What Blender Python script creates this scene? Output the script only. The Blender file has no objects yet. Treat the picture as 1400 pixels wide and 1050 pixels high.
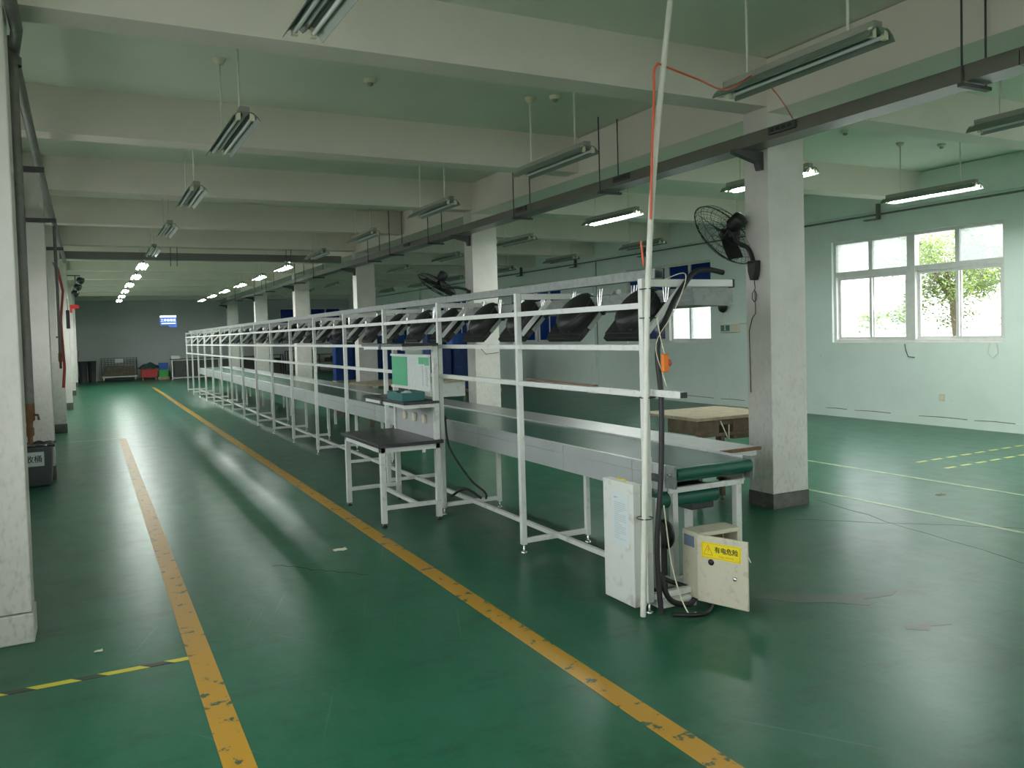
import bpy, bmesh, math, random
from mathutils import Vector, Matrix
import numpy as np
random.seed(7)
sc = bpy.context.scene
C = sc.collection
PI = math.pi

# ---------------------------------------------------------------- camera, world, exposure
CAM_H = 1.6
yaw, pitch, roll, FPX = .4765, .0352, -.0278, 1119.0
_f = Vector((math.sin(yaw)*math.cos(pitch), math.cos(yaw)*math.cos(pitch), -math.sin(pitch)))
_r = Vector((math.cos(yaw), -math.sin(yaw), 0)); _u = _r.cross(_f)
_r2 = _r*math.cos(roll)+_u*math.sin(roll); _u2 = -_r*math.sin(roll)+_u*math.cos(roll)
cam_d = bpy.data.cameras.new('camera'); cam = bpy.data.objects.new('camera', cam_d); C.objects.link(cam)
cam.matrix_world = Matrix(((_r2.x, _u2.x, -_f.x, 0), (_r2.y, _u2.y, -_f.y, 0), (_r2.z, _u2.z, -_f.z, CAM_H), (0, 0, 0, 1)))
cam_d.sensor_width = 36; cam_d.lens = FPX/1400*36; cam_d.shift_y = -30.8/1400; cam_d.clip_start = .02; cam_d.clip_end = 500
sc.camera = cam
sc.view_settings.view_transform = 'Standard'; sc.view_settings.look = 'None'
sc.view_settings.gamma = 1; sc.view_settings.use_curve_mapping = False
sc.view_settings.exposure = 1.6
w = bpy.data.worlds.new('overcast_sky'); sc.world = w; w.use_nodes = True
bg = w.node_tree.nodes['Background']; bg.inputs['Color'].default_value = (.92, .97, 1.0, 1); bg.inputs['Strength'].default_value = 2.6
sc.cycles.max_bounces = 9; sc.cycles.diffuse_bounces = 6; sc.cycles.transparent_max_bounces = 12
sc.cycles.sample_clamp_indirect = 6; sc.cycles.caustics_reflective = False; sc.cycles.caustics_refractive = False
sc.cycles.use_denoising = True
TUBE = 62.0

# ---------------------------------------------------------------- materials
def nd(nt, t, **kw):
    n = nt.nodes.new(t)
    for k, v in kw.items(): setattr(n, k, v)
    return n
def mat(name, col, rough=.5, metal=0, var=None, scale=3, amt=.5, det=4, bump=0, bscale=40, spec=.5, stretch=(1, 1, 1), var_lo=.45, var_hi=.7, rvar=0, coat=0, spk=None):
    m = bpy.data.materials.new(name); m.use_nodes = True; nt = m.node_tree; L = nt.links.new
    b = nt.nodes['Principled BSDF']
    b.inputs['Base Color'].default_value = (*col, 1); b.inputs['Roughness'].default_value = rough; b.inputs['Metallic'].default_value = metal
    b.inputs['Specular IOR Level'].default_value = spec; b.inputs['Coat Weight'].default_value = coat
    g = nd(nt, 'ShaderNodeNewGeometry'); mp = nd(nt, 'ShaderNodeMapping'); mp.inputs['Scale'].default_value = stretch
    L(g.outputs['Position'], mp.inputs['Vector'])
    if var is not None:
        n = nd(nt, 'ShaderNodeTexNoise'); n.inputs['Scale'].default_value = scale; n.inputs['Detail'].default_value = det; n.inputs['Roughness'].default_value = .65
        L(mp.outputs[0], n.inputs['Vector'])
        mr = nd(nt, 'ShaderNodeMapRange'); mr.inputs['From Min'].default_value = var_lo; mr.inputs['From Max'].default_value = var_hi; mr.inputs['To Max'].default_value = amt
        L(n.outputs['Fac'], mr.inputs['Value'])
        mx = nd(nt, 'ShaderNodeMix', data_type='RGBA'); mx.inputs['A'].default_value = (*col, 1); mx.inputs['B'].default_value = (*var, 1)
        L(mr.outputs[0], mx.inputs['Factor']); L(mx.outputs['Result'], b.inputs['Base Color'])
        if rvar:
            mr2 = nd(nt, 'ShaderNodeMapRange'); mr2.inputs['From Min'].default_value = .3; mr2.inputs['From Max'].default_value = .7
            mr2.inputs['To Min'].default_value = max(.02, rough-rvar); mr2.inputs['To Max'].default_value = rough+rvar
            L(n.outputs['Fac'], mr2.inputs['Value']); L(mr2.outputs[0], b.inputs['Roughness'])
    if spk:
        n3 = nd(nt, 'ShaderNodeTexNoise'); n3.inputs['Scale'].default_value = spk[0]; n3.inputs['Detail'].default_value = 6; n3.inputs['Roughness'].default_value = .6
        L(mp.outputs[0], n3.inputs['Vector'])
        m3 = nd(nt, 'ShaderNodeMapRange'); m3.inputs['From Min'].default_value = spk[1]; m3.inputs['From Max'].default_value = spk[1]+.04; m3.inputs['To Max'].default_value = spk[2]; L(n3.outputs['Fac'], m3.inputs['Value'])
        x3 = nd(nt, 'ShaderNodeMix', data_type='RGBA'); x3.inputs['B'].default_value = (*spk[3], 1); L(m3.outputs[0], x3.inputs['Factor']); L(b.inputs['Base Color'].links[0].from_socket, x3.inputs['A']); L(x3.outputs['Result'], b.inputs['Base Color'])
    if bump:
        n2 = nd(nt, 'ShaderNodeTexNoise'); n2.inputs['Scale'].default_value = bscale; n2.inputs['Detail'].default_value = 3
        L(mp.outputs[0], n2.inputs['Vector'])
        bp = nd(nt, 'ShaderNodeBump'); bp.inputs['Strength'].default_value = bump; bp.inputs['Distance'].default_value = .01
        L(n2.outputs['Fac'], bp.inputs['Height']); L(bp.outputs[0], b.inputs['Normal'])
    return m
def emis(name, col, s):
    m = bpy.data.materials.new(name); m.use_nodes = True; b = m.node_tree.nodes['Principled BSDF']
    b.inputs['Base Color'].default_value = (*col, 1); b.inputs['Emission Color'].default_value = (*col, 1); b.inputs['Emission Strength'].default_value = s
    return m
M = {}
M['ceiling'] = mat('ceiling_paint', (.72, .76, .64), .9, var=(.62, .67, .55), scale=.8, amt=.5)
M['beam'] = mat('beam_paint', (.80, .74, .66), .9, var=(.73, .67, .59), scale=1.2, amt=.5)
M['wall'] = mat('mint_wall_paint', (.76, .85, .79), .75, var=(.68, .77, .71), scale=1.5, amt=.6, bump=.06, bscale=8, spk=(9, .68, .45, (.42, .47, .42)))
M['wall_left'] = mat('left_wall_paint', (.66, .72, .66), .8, var=(.5, .55, .5), scale=2, amt=.6)
M['wall_far'] = mat('grey_wall_paint', (.56, .58, .56), .85, var=(.50, .52, .50), scale=1, amt=.5)
M['plinth'] = mat('dark_plinth_paint', (.09, .085, .075), .6, var=(.2, .19, .17), scale=9, amt=.6)
M['white_metal'] = mat('white_painted_steel', (.70, .71, .66), .4, var=(.42, .38, .31), scale=14, amt=.5, var_lo=.56, var_hi=.72)
M['grime_white'] = mat('stained_white_paint', (.66, .67, .62), .5, var=(.35, .3, .24), scale=10, amt=.6, var_lo=.55, var_hi=.72)
M['galv'] = mat('galvanised_steel', (.25, .27, .25), .5, metal=.5, var=(.15, .17, .15), scale=22, amt=.7)
M['steel'] = mat('brushed_steel_sheet', (.52, .53, .52), .33, metal=.9, var=(.42, .43, .42), scale=6, amt=.5, stretch=(3, 1, 3), rvar=.04)
M['side_steel'] = mat('grey_side_panel', (.50, .52, .51), .42, metal=.35, var=(.4, .42, .41), scale=3, amt=.5)
M['belt'] = mat('green_conveyor_belt', (.018, .10, .07), .24, var=(.05, .13, .10), scale=7, amt=.5, stretch=(4, .4, 4), spec=.9, rvar=.025)
M['drum'] = mat('green_rubber', (.012, .10, .065), .4, var=(.03, .12, .08), scale=8, amt=.4)
M['black'] = mat('black_plastic', (.009, .009, .009), .5, var=(.02, .019, .017), scale=20, amt=.5)
M['dark'] = mat('dark_grey_metal', (.055, .055, .052), .5, var=(.09, .085, .08), scale=8, amt=.5)
M['tray'] = mat('cable_tray_paint', (.13, .125, .105), .3, metal=.0, spec=.7, var=(.17, .165, .14), scale=4, amt=.4)
M['chrome'] = mat('chrome', (.75, .75, .73), .18, metal=1)
M['pipe'] = mat('grey_pipe', (.17, .17, .15), .5, metal=.3, var=(.28, .27, .24), scale=12, amt=.5)
M['rust'] = mat('rusty_brass', (.16, .07, .03), .6, var=(.28, .16, .06), scale=25, amt=.6)
M['red_hose'] = mat('red_hose', (.45, .06, .04), .5)
M['orange'] = mat('orange_plastic', (.85, .20, .01), .4)
M['orange_cord'] = mat('orange_cord', (.75, .13, .05), .4)
M['cream'] = mat('cream_plastic', (.72, .68, .5), .45)
M['conduit'] = mat('white_conduit', (.74, .73, .64), .45, var=(.55, .53, .44), scale=8, amt=.5)
M['yellow'] = mat('yellow_sticker', (.85, .70, .02), .4)
M['ink'] = mat('black_ink', (.02, .02, .02), .6)
M['orange_ink'] = mat('orange_ink', (.7, .25, .02), .6)
M['blueprint'] = mat('blue_grey_plate', (.16, .2, .28), .5)
M['box_cream'] = mat('cream_box_enamel', (.60, .56, .43), .4, var=(.36, .32, .24), scale=18, amt=.6, var_lo=.56, var_hi=.72)
M['box_in'] = mat('box_interior', (.20, .13, .08), .7)
M['paper'] = mat('paper', (.62, .68, .67), .7)
M['text_grey'] = mat('faint_print', (.32, .36, .38), .7)
M['tabletop'] = mat('black_tabletop', (.022, .022, .022), .36, var=(.06, .06, .06), scale=5, amt=.6, rvar=.03)
M['wood'] = mat('dirty_plywood', (.42, .36, .24), .7, var=(.2, .16, .1), scale=12, amt=.7, stretch=(1, 4, 1))
M['brown'] = mat('brown_worn_wood', (.13, .095, .055), .7, var=(.25, .2, .13), scale=10, amt=.6)
M['board_green'] = mat('green_sheet', (.06, .42, .2), .5)
M['board_white'] = mat('white_notice_sheet', (.62, .66, .62), .5, var=(.5, .54, .5), scale=30, amt=.6)
M['teal'] = mat('teal_tray', (.015, .13, .12), .4)
M['blue_crate'] = mat('blue_crate', (.008, .035, .17), .4, var=(.012, .06, .25), scale=2, amt=.6)
M['blue_bright'] = mat('bright_blue_crate', (.012, .10, .42), .4)
M['green_crate'] = mat('green_crate', (.04, .40, .06), .4)
M['red_crate'] = mat('red_crate', (.5, .03, .03), .4)
M['cloth'] = mat('dark_green_cloth', (.02, .06, .05), .9)
M['bin'] = mat('grey_bin', (.07, .075, .08), .45)
M['bag'] = mat('black_bin_bag', (.05, .055, .05), .25)
M['frame'] = mat('white_window_frame', (.72, .72, .68), .45, var=(.55, .53, .48), scale=10, amt=.4)
M['tube_off'] = mat('unlit_tube_glass', (.75, .78, .76), .2)
M['tube_on'] = emis('lit_tube', (.95, 1.0, .97), TUBE)
M['reflector'] = mat('lamp_reflector', (.20, .24, .20), .35, metal=.3)
M['lamp_body'] = mat('lamp_body', (.30, .31, .26), .45)
M['sign_blue'] = emis('glowing_blue', (.03, .08, .35), .5)  # sign brightness put in as weak emission of its faces
M['sign_white'] = emis('glowing_white', (.75, .85, 1.0), .45)
M['line_y'] = None
M['white_line'] = mat('faded_line_paint', (.40, .46, .26), .4, var=(.10, .26, .16), scale=7, amt=.8, var_lo=.4, var_hi=.62)
M['yellow_dash'] = mat('yellow_dash_tape', (.6, .56, .12), .45)
M['leaf'] = mat('leaf', (.10, .17, .02), .5, var=(.22, .30, .03), scale=6, amt=.8, var_lo=.4, var_hi=.6)
M['bark'] = mat('bark', (.12, .09, .06), .9)
M['outside_wall'] = mat('white_render', (.8, .8, .8), .9)
M['asphalt'] = mat('yard_concrete', (.38, .38, .35), .9, var=(.3, .3, .28), scale=.5, amt=.5)
M['led'] = mat('dark_lens', (.01, .01, .01), .1)
M['cardboard'] = mat('cardboard', (.4, .26, .13), .8)
M['fire_red'] = mat('fire_red', (.6, .02, .02), .4)

def column_mat():
    m = mat('column_paint', (.68, .65, .60), .6, var=(.50, .47, .41), scale=4, amt=.45, det=9, var_lo=.42, var_hi=.75, bump=.04, bscale=14)
    nt = m.node_tree; L = nt.links.new; b = nt.nodes['Principled BSDF']
    src = b.inputs['Base Color'].links[0].from_socket
    g = nd(nt, 'ShaderNodeNewGeometry'); sx = nd(nt, 'ShaderNodeSeparateXYZ'); L(g.outputs['Position'], sx.inputs[0])
    # scuffs get denser low down: real wear from trolleys
    n = nd(nt, 'ShaderNodeTexNoise'); n.inputs['Scale'].default_value = 26; n.inputs['Detail'].default_value = 6
    mp = nd(nt, 'ShaderNodeMapping'); mp.inputs['Scale'].default_value = (1.6, 1.6, .8); L(g.outputs['Position'], mp.inputs[0]); L(mp.outputs[0], n.inputs['Vector'])
    mr = nd(nt, 'ShaderNodeMapRange'); mr.inputs['From Min'].default_value = .50; mr.inputs['From Max'].default_value = .72; L(n.outputs['Fac'], mr.inputs[0])
    hz = nd(nt, 'ShaderNodeMapRange'); hz.inputs['From Min'].default_value = 1.9; hz.inputs['From Max'].default_value = .2; L(sx.outputs['Z'], hz.inputs[0])
    mu = nd(nt, 'ShaderNodeMath', operation='MULTIPLY'); L(mr.outputs[0], mu.inputs[0]); L(hz.outputs[0], mu.inputs[1])
    mu2 = nd(nt, 'ShaderNodeMath', operation='MULTIPLY'); L(mu.outputs[0], mu2.inputs[0]); mu2.inputs[1].default_value = .45
    mx = nd(nt, 'ShaderNodeMix', data_type='RGBA'); L(mu2.outputs[0], mx.inputs['Factor']); L(src, mx.inputs['A']); mx.inputs['B'].default_value = (.30, .27, .22, 1)
    L(mx.outputs['Result'], b.inputs['Base Color'])
    return m
M['column'] = column_mat()

def floor_mat():
    m = bpy.data.materials.new('green_epoxy_floor'); m.use_nodes = True; nt = m.node_tree; L = nt.links.new
    b = nt.nodes['Principled BSDF']; b.inputs['Specular IOR Level'].default_value = .26
    g = nd(nt, 'ShaderNodeNewGeometry')
    def noise(scale, det=5, st=(1, 1, 1), rough=.6):
        mp = nd(nt, 'ShaderNodeMapping'); mp.inputs['Scale'].default_value = st; L(g.outputs['Position'], mp.inputs[0])
        n = nd(nt, 'ShaderNodeTexNoise'); n.inputs['Scale'].default_value = scale; n.inputs['Detail'].default_value = det; n.inputs['Roughness'].default_value = rough
        L(mp.outputs[0], n.inputs['Vector']); return n.outputs['Fac']
    def rng(s, a, c, lo=0., hi=1.):
        r = nd(nt, 'ShaderNodeMapRange'); r.inputs['From Min'].default_value = a; r.inputs['From Max'].default_value = c
        r.inputs['To Min'].default_value = lo; r.inputs['To Max'].default_value = hi; L(s, r.inputs[0]); return r.outputs[0]
    def mix(f, a, c):
        x = nd(nt, 'ShaderNodeMix', data_type='RGBA'); L(f, x.inputs['Factor'])
        for s, v in (('A', a), ('B', c)):
            if isinstance(v, tuple): x.inputs[s].default_value = (*v, 1)
            else: L(v, x.inputs[s])
        return x.outputs['Result']
    c = mix(rng(noise(.7), .35, .65), (.008, .095, .043), (.018, .125, .068))
    c = mix(rng(noise(7, 9, (1, .4, 1), .7), .42, .7, 0, .6), c, (.04, .14, .09))
    c = mix(rng(noise(3, 10, (.5, 1, 1), .75), .52, .68, 0, .6), c, (.012, .04, .025))
    c = mix(rng(noise(1.4, 9, (1, .5, 1), .72), .55, .8, 0, .3), c, (.012, .06, .035))
    sp = nd(nt, 'ShaderNodeSeparateXYZ'); L(g.outputs['Position'], sp.inputs[0])
    d1 = rng(sp.outputs['X'], 2.45, 2.75); d2 = rng(sp.outputs['X'], 3.6, 3.3); mu = nd(nt, 'ShaderNodeMath', operation='MULTIPLY'); L(d1, mu.inputs[0]); L(d2, mu.inputs[1])
    d3 = rng(noise(2.2, 7, (1, .6, 1)), .38, .62, 0, .75); mu2 = nd(nt, 'ShaderNodeMath', operation='MULTIPLY'); L(mu.outputs[0], mu2.inputs[0]); L(d3, mu2.inputs[1])
    d4 = rng(sp.outputs['Y'], 3.3, 4.2); mu3 = nd(nt, 'ShaderNodeMath', operation='MULTIPLY'); L(mu2.outputs[0], mu3.inputs[0]); L(d4, mu3.inputs[1])
    c = mix(mu3.outputs[0], c, (.075, .10, .075))
    for rot, sc_ in ((.35, 9), (-.6, 7)):      # long thin scratches
        mp0 = nd(nt, 'ShaderNodeMapping'); mp0.inputs['Rotation'].default_value = (0, 0, rot); L(g.outputs['Position'], mp0.inputs[0])
        mp = nd(nt, 'ShaderNodeMapping'); mp.inputs['Scale'].default_value = (1, .02, 1); L(mp0.outputs[0], mp.inputs[0])
        n = nd(nt, 'ShaderNodeTexNoise'); n.inputs['Scale'].default_value = sc_*4; n.inputs['Detail'].default_value = 1; L(mp.outputs[0], n.inputs['Vector'])
        c = mix(rng(n.outputs['Fac'], .73, .76, 0, .3), c, (.12, .21, .16))
    L(c, b.inputs['Base Color'])
    L(rng(noise(6, 6, (1, .5, 1), .6), .25, .8, .285, .35), b.inputs['Roughness'])
    bp = nd(nt, 'ShaderNodeBump'); bp.inputs['Strength'].default_value = .10; bp.inputs['Distance'].default_value = .02
    L(noise(5, 3, (1, 1, 1)), bp.inputs['Height'])
    bp2 = nd(nt, 'ShaderNodeBump'); bp2.inputs['Strength'].default_value = .035; bp2.inputs['Distance'].default_value = .004
    L(noise(45, 2, (1, .4, 1)), bp2.inputs['Height']); L(bp.outputs[0], bp2.inputs['Normal']); L(bp2.outputs[0], b.inputs['Normal'])
    return m
M['floor'] = floor_mat()
def line_mat():
    m = mat('worn_yellow_line', (.46, .24, .012), .40, var=(.035, .08, .045), scale=11, amt=1, det=12, var_lo=.575, var_hi=.61, bump=.05)
    return m
M['line_y'] = line_mat()
def hazard_mat():
    m = mat('hazard_tape', (.6, .52, .04), .45); nt = m.node_tree; L = nt.links.new; b = nt.nodes['Principled BSDF']
    g = nd(nt, 'ShaderNodeNewGeometry'); wv = nd(nt, 'ShaderNodeTexWave', bands_direction='DIAGONAL'); wv.inputs['Scale'].default_value = 2.1
    mp = nd(nt, 'ShaderNodeMapping'); mp.inputs['Scale'].default_value = (1, 1, 0); L(g.outputs['Position'], mp.inputs[0]); L(mp.outputs[0], wv.inputs['Vector'])
    mr = nd(nt, 'ShaderNodeMapRange'); mr.inputs['From Min'].default_value = .68; mr.inputs['From Max'].default_value = .72; L(wv.outputs['Fac'], mr.inputs[0])
    mx = nd(nt, 'ShaderNodeMix', data_type='RGBA'); L(mr.outputs[0], mx.inputs['Factor']); mx.inputs['A'].default_value = (.6, .52, .04, 1); mx.inputs['B'].default_value = (.03, .03, .02, 1)
    L(mx.outputs['Result'], b.inputs['Base Color']); return m
M['hazard'] = hazard_mat()
def pane_mat(name, trans, gl=.06, tint=(1, 1, 1), frost=0., fcol=(.8, .85, .85)):
    m = bpy.data.materials.new(name); m.use_nodes = True; nt = m.node_tree; L = nt.links.new; nt.nodes.clear()
    out = nd(nt, 'ShaderNodeOutputMaterial'); t = nd(nt, 'ShaderNodeBsdfTransparent'); t.inputs[0].default_value = (*[trans*x for x in tint], 1)
    gs = nd(nt, 'ShaderNodeBsdfGlossy'); gs.inputs['Roughness'].default_value = .05
    s = t.outputs[0]
    if frost:
        tl = nd(nt, 'ShaderNodeBsdfTranslucent'); tl.inputs[0].default_value = (*fcol, 1)
        g = nd(nt, 'ShaderNodeNewGeometry'); n = nd(nt, 'ShaderNodeTexNoise'); n.inputs['Scale'].default_value = 60; L(g.outputs['Position'], n.inputs['Vector'])
        mr = nd(nt, 'ShaderNodeMapRange'); mr.inputs['To Min'].default_value = max(0, frost-.35); mr.inputs['To Max'].default_value = min(1, frost+.35); L(n.outputs['Fac'], mr.inputs[0])
        x = nd(nt, 'ShaderNodeMixShader'); L(mr.outputs[0], x.inputs[0]); L(s, x.inputs[1]); L(tl.outputs[0], x.inputs[2]); s = x.outputs[0]
    x = nd(nt, 'ShaderNodeMixShader'); x.inputs[0].default_value = gl; L(s, x.inputs[1]); L(gs.outputs[0], x.inputs[2]); L(x.outputs[0], out.inputs[0])
    return m
M['glass'] = pane_mat('window_glass', .95)
M['frost'] = pane_mat('frosted_glass', .8, frost=.5, fcol=(.42, .46, .44))
M['blue_film'] = pane_mat('blue_film_glass', .05, tint=(.2, .5, .9), frost=.7, fcol=(.012, .045, .11))
M['dark_film'] = pane_mat('dark_blue_glass', .03, tint=(.2, .3, .9), frost=.5, fcol=(.01, .02, .10))

# ---------------------------------------------------------------- mesh helpers
class MB:
    def __init__(s): s.v = []; s.f = []; s.sm = []
    def add(s, v, f, sm=False):
        o = len(s.v); s.v += [tuple(x) for x in v]; s.f += [tuple(i+o for i in q) for q in f]; s.sm += [sm]*len(f); return s
    def box(s, x0, x1, y0, y1, z0, z1):
        v = [(x0, y0, z0), (x1, y0, z0), (x1, y1, z0), (x0, y1, z0), (x0, y0, z1), (x1, y0, z1), (x1, y1, z1), (x0, y1, z1)]
        return s.add(v, [(0, 3, 2, 1), (4, 5, 6, 7), (0, 1, 5, 4), (1, 2, 6, 5), (2, 3, 7, 6), (3, 0, 4, 7)])
    def prism(s, pts, h0, h1, axis='y'):   # polygon in the plane normal to axis, extruded
        n = len(pts)
        def P(p, h): return {'y': (p[0], h, p[1]), 'x': (h, p[0], p[1]), 'z': (p[0], p[1], h)}[axis]
        v = [P(p, h0) for p in pts]+[P(p, h1) for p in pts]
        f = [tuple(range(n)), tuple(range(2*n-1, n-1, -1))]+[(i, i+n, (i+1) % n+n, (i+1) % n) for i in range(n)]
        return s.add(v, f)
    def bar(s, a, b, w, h, up=(0, 0, 1)):
        a = Vector(a); b = Vector(b); d = (b-a).normalized(); up = Vector(up)
        if abs(d.dot(up)) > .99: up = Vector((0, 1, 0))
        r = d.cross(up).normalized(); u = r.cross(d)
        v = [p+r*(sx*w/2)+u*(sz*h/2) for p in (a, b) for sx, sz in ((-1, -1), (1, -1), (1, 1), (-1, 1))]
        return s.add(v, [(0, 1, 2, 3), (7, 6, 5, 4), (0, 4, 5, 1), (1, 5, 6, 2), (2, 6, 7, 3), (3, 7, 4, 0)])
    def tube(s, pts, r, n=8, cap=True):
        pts = [Vector(p) for p in pts]; v = []; f = []; prev = None
        for i, p in enumerate(pts):
            d = (pts[min(i+1, len(pts)-1)]-pts[max(i-1, 0)]).normalized()
            if prev is None: prev = d.orthogonal().normalized()
            u = (prev-d*prev.dot(d)).normalized(); prev = u; q = d.cross(u)
            rr = r[i] if isinstance(r, (list, tuple)) else r
            v += [p+u*(rr*math.cos(2*PI*k/n))+q*(rr*math.sin(2*PI*k/n)) for k in range(n)]
        for i in range(len(pts)-1):
            for k in range(n): f.append((i*n+k, i*n+(k+1) % n, (i+1)*n+(k+1) % n, (i+1)*n+k))
        s.add(v, f, True)
        if cap:
            s.add(v[:n], [tuple(range(n-1, -1, -1))]); s.add(v[-n:], [tuple(range(n))])
        return s
    def ring(s, c, ax, R, r, n=32, m=5):
        c = Vector(c); ax = Vector(ax).normalized(); u = ax.orthogonal().normalized(); q = ax.cross(u); v = []; f = []
        for i in range(n):
            t = 2*PI*i/n; d = u*math.cos(t)+q*math.sin(t)
            v += [c+d*(R+r*math.cos(2*PI*k/m))+ax*(r*math.sin(2*PI*k/m)) for k in range(m)]
        for i in range(n):
            for k in range(m): f.append((i*m+k, ((i+1) % n)*m+k, ((i+1) % n)*m+(k+1) % m, i*m+(k+1) % m))
        return s.add(v, f, True)
    def lathe(s, prof, c=(0, 0, 0), ax=(0, 0, 1), n=20, sm=True):   # prof: (radius, height) pairs
        c = Vector(c); ax = Vector(ax).normalized(); u = ax.orthogonal().normalized(); q = ax.cross(u); v = []; f = []
        for R, h in prof: v += [c+ax*h+(u*math.cos(2*PI*k/n)+q*math.sin(2*PI*k/n))*max(R, 1e-4) for k in range(n)]
        for i in range(len(prof)-1):
            for k in range(n): f.append((i*n+k, i*n+(k+1) % n, (i+1)*n+(k+1) % n, (i+1)*n+k))
        return s.add(v, f, sm)
    def grid(s, fn, nu, nv, sm=True):
        v = [fn(i/nu, j/nv) for i in range(nu+1) for j in range(nv+1)]
        f = [(i*(nv+1)+j, (i+1)*(nv+1)+j, (i+1)*(nv+1)+j+1, i*(nv+1)+j+1) for i in range(nu) for j in range(nv)]
        return s.add(v, f, sm)
    def mesh(s, name, m):
        me = bpy.data.meshes.new(name); me.from_pydata(s.v, [], s.f); me.update()
        me.polygons.foreach_set('use_smooth', s.sm); me.materials.append(m if not isinstance(m, str) else M[m]); return me
    def build(s, name, m, parent=None, bevel=0, loc=None):
        o = bpy.data.objects.new(name, s.mesh(name, m)); C.objects.link(o)
        if parent: o.parent = parent
        if loc: o.location = loc
        if bevel:
            md = o.modifiers.new('edge', 'BEVEL'); md.width = bevel; md.segments = 2; md.limit_method = 'ANGLE'
        return o
def smooth(p, n=6):
    p = [Vector(q) for q in p]; p = [p[0]*2-p[1]]+p+[p[-1]*2-p[-2]]; out = []
    for i in range(1, len(p)-2):
        for k in range(n):
            t = k/n; out.append(.5*((2*p[i])+(p[i+1]-p[i-1])*t+(2*p[i-1]-5*p[i]+4*p[i+1]-p[i+2])*t*t+(3*p[i]-p[i-1]-3*p[i+1]+p[i+2])*t**3))
    return out+[p[-2]]
def inst(o, name, parent=None, loc=(0, 0, 0), rot=(0, 0, 0)):
    c = o.copy(); c.name = name; C.objects.link(c); c.parent = parent; c.location = loc; c.rotation_euler = rot; return c
def tag(o, label=None, cat=None, group=None, kind=None):
    if label: o['label'] = label
    if cat: o['category'] = cat
    if group: o['group'] = group
    if kind: o['kind'] = kind
    return o
def thing(name, label, cat, loc=(0, 0, 0), rz=0, group=None):
    o = bpy.data.objects.new(name, None); C.objects.link(o); o.location = loc; o.rotation_euler = (0, 0, rz); o.empty_display_size = .1
    return tag(o, label, cat, group)
def struct(o): return tag(o, kind='structure')
def empty_struct(name, loc=(0, 0, 0)):
    o = bpy.data.objects.new(name, None); C.objects.link(o); o.location = loc; return struct(o)
def copy_tree(o, parent=None):
    c = o.copy(); C.objects.link(c); c.parent = parent
    for ch in o.children: copy_tree(ch, c)
    return c
def text(name, body, size, m, parent, mat4, ext=.0006, align='CENTER', bold=0):
    cu = bpy.data.curves.new(name, 'FONT'); cu.body = body; cu.size = size; cu.extrude = ext; cu.align_x = align; cu.align_y = 'CENTER'; cu.offset = bold
    cu.resolution_u = 3
    o = bpy.data.objects.new(name, cu); C.objects.link(o); bpy.context.view_layer.update()
    me = bpy.data.meshes.new_from_object(o.evaluated_get(bpy.context.evaluated_depsgraph_get())); bpy.data.objects.remove(o)
    me.materials.clear(); me.materials.append(M[m]); o = bpy.data.objects.new(name, me); C.objects.link(o); o.parent = parent; o.matrix_local = mat4; return o
def basis(o, x, y, z):    # text plane: x along writing, y up the letters
    x = Vector(x).normalized(); y = Vector(y).normalized(); z = x.cross(y)
    return Matrix(((x.x, y.x, z.x, o[0]), (x.y, y.y, z.y, o[1]), (x.z, y.z, z.z, o[2]), (0, 0, 0, 1)))
ORD = ['first', 'second', 'third', 'fourth', 'fifth', 'sixth', 'seventh', 'eighth', 'ninth', 'tenth', 'eleventh', 'twelfth', 'thirteenth', 'fourteenth', 'fifteenth', 'sixteenth', 'seventeenth', 'eighteenth', 'nineteenth', 'twentieth'] + ['twenty-'+x for x in ('first', 'second', 'third', 'fourth', 'fifth', 'sixth', 'seventh', 'eighth', 'ninth')] + ['thirtieth', 'thirty-first', 'thirty-second']

# ---------------------------------------------------------------- room shell
XL, XR, YN, YF, ZC, ZB = -1.0, 11.45, -7.0, 39.5, 3.88, 3.47
fl = struct(MB().box(XL-.3, XR+.3, YN-.3, YF+.3, -.2, 0).build('floor', 'floor'))
struct(MB().box(XL-.3, XR+.3, YN-.3, YF+.3, ZC, ZC+.25).build('ceiling', 'ceiling'))
def wall_holes(axis, c0, c1, a0, a1, holes, mname, name):   # wall slab with rectangular openings; holes (a, b, z0, z1)
    mb = MB(); holes = sorted(holes)
    def put(p0, p1, z0, z1):
        if axis == 'x': mb.box(c0, c1, p0, p1, z0, z1)
        else: mb.box(p0, p1, c0, c1, z0, z1)
    cur = a0
    for a, b, z0, z1 in holes:
        put(cur, a, 0, ZC)
        if z0 > 0: put(a, b, 0, z0)
        put(a, b, z1, ZC); cur = b
    put(cur, a1, 0, ZC)
    return struct(mb.build(name, mname))
WZ0, WZ1 = 1.27, 3.0
wy = [-5.0, 1.0, 7.05, 13.15, 19.2, 25.3, 31.4]
wall_holes('x', XR, XR+.24, YN, YF, [(y, y+3.0, WZ0, WZ1) for y in wy], 'wall', 'wall_right')
lw = [(-5.6, -1.8, 1.0, 3.1), (0.1, 4.2, 1.0, 3.1), (6.4, 10.6, 1.45, 2.6), (12.3, 16.3, 1.45, 2.6), (18.3, 22.3, 1.45, 2.6), (24.3, 28.5, 1.45, 2.6), (30.4, 34.6, 1.45, 2.6)]
wall_holes('x', XL-.24, XL, YN, YF, lw, 'wall_left', 'wall_left')
rw = [(0.2, 3.7, 1.0, 3.1), (6.2, 10.2, 1.0, 3.1)]
wall_holes('y', YN-.24, YN, XL, XR, rw, 'wall_left', 'wall_near')
fw = [(8.1, 11.0, 1.35, 3.05)]
wall_holes('y', YF, YF+.24, XL, XR, fw, 'wall_far', 'wall_far')

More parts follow.
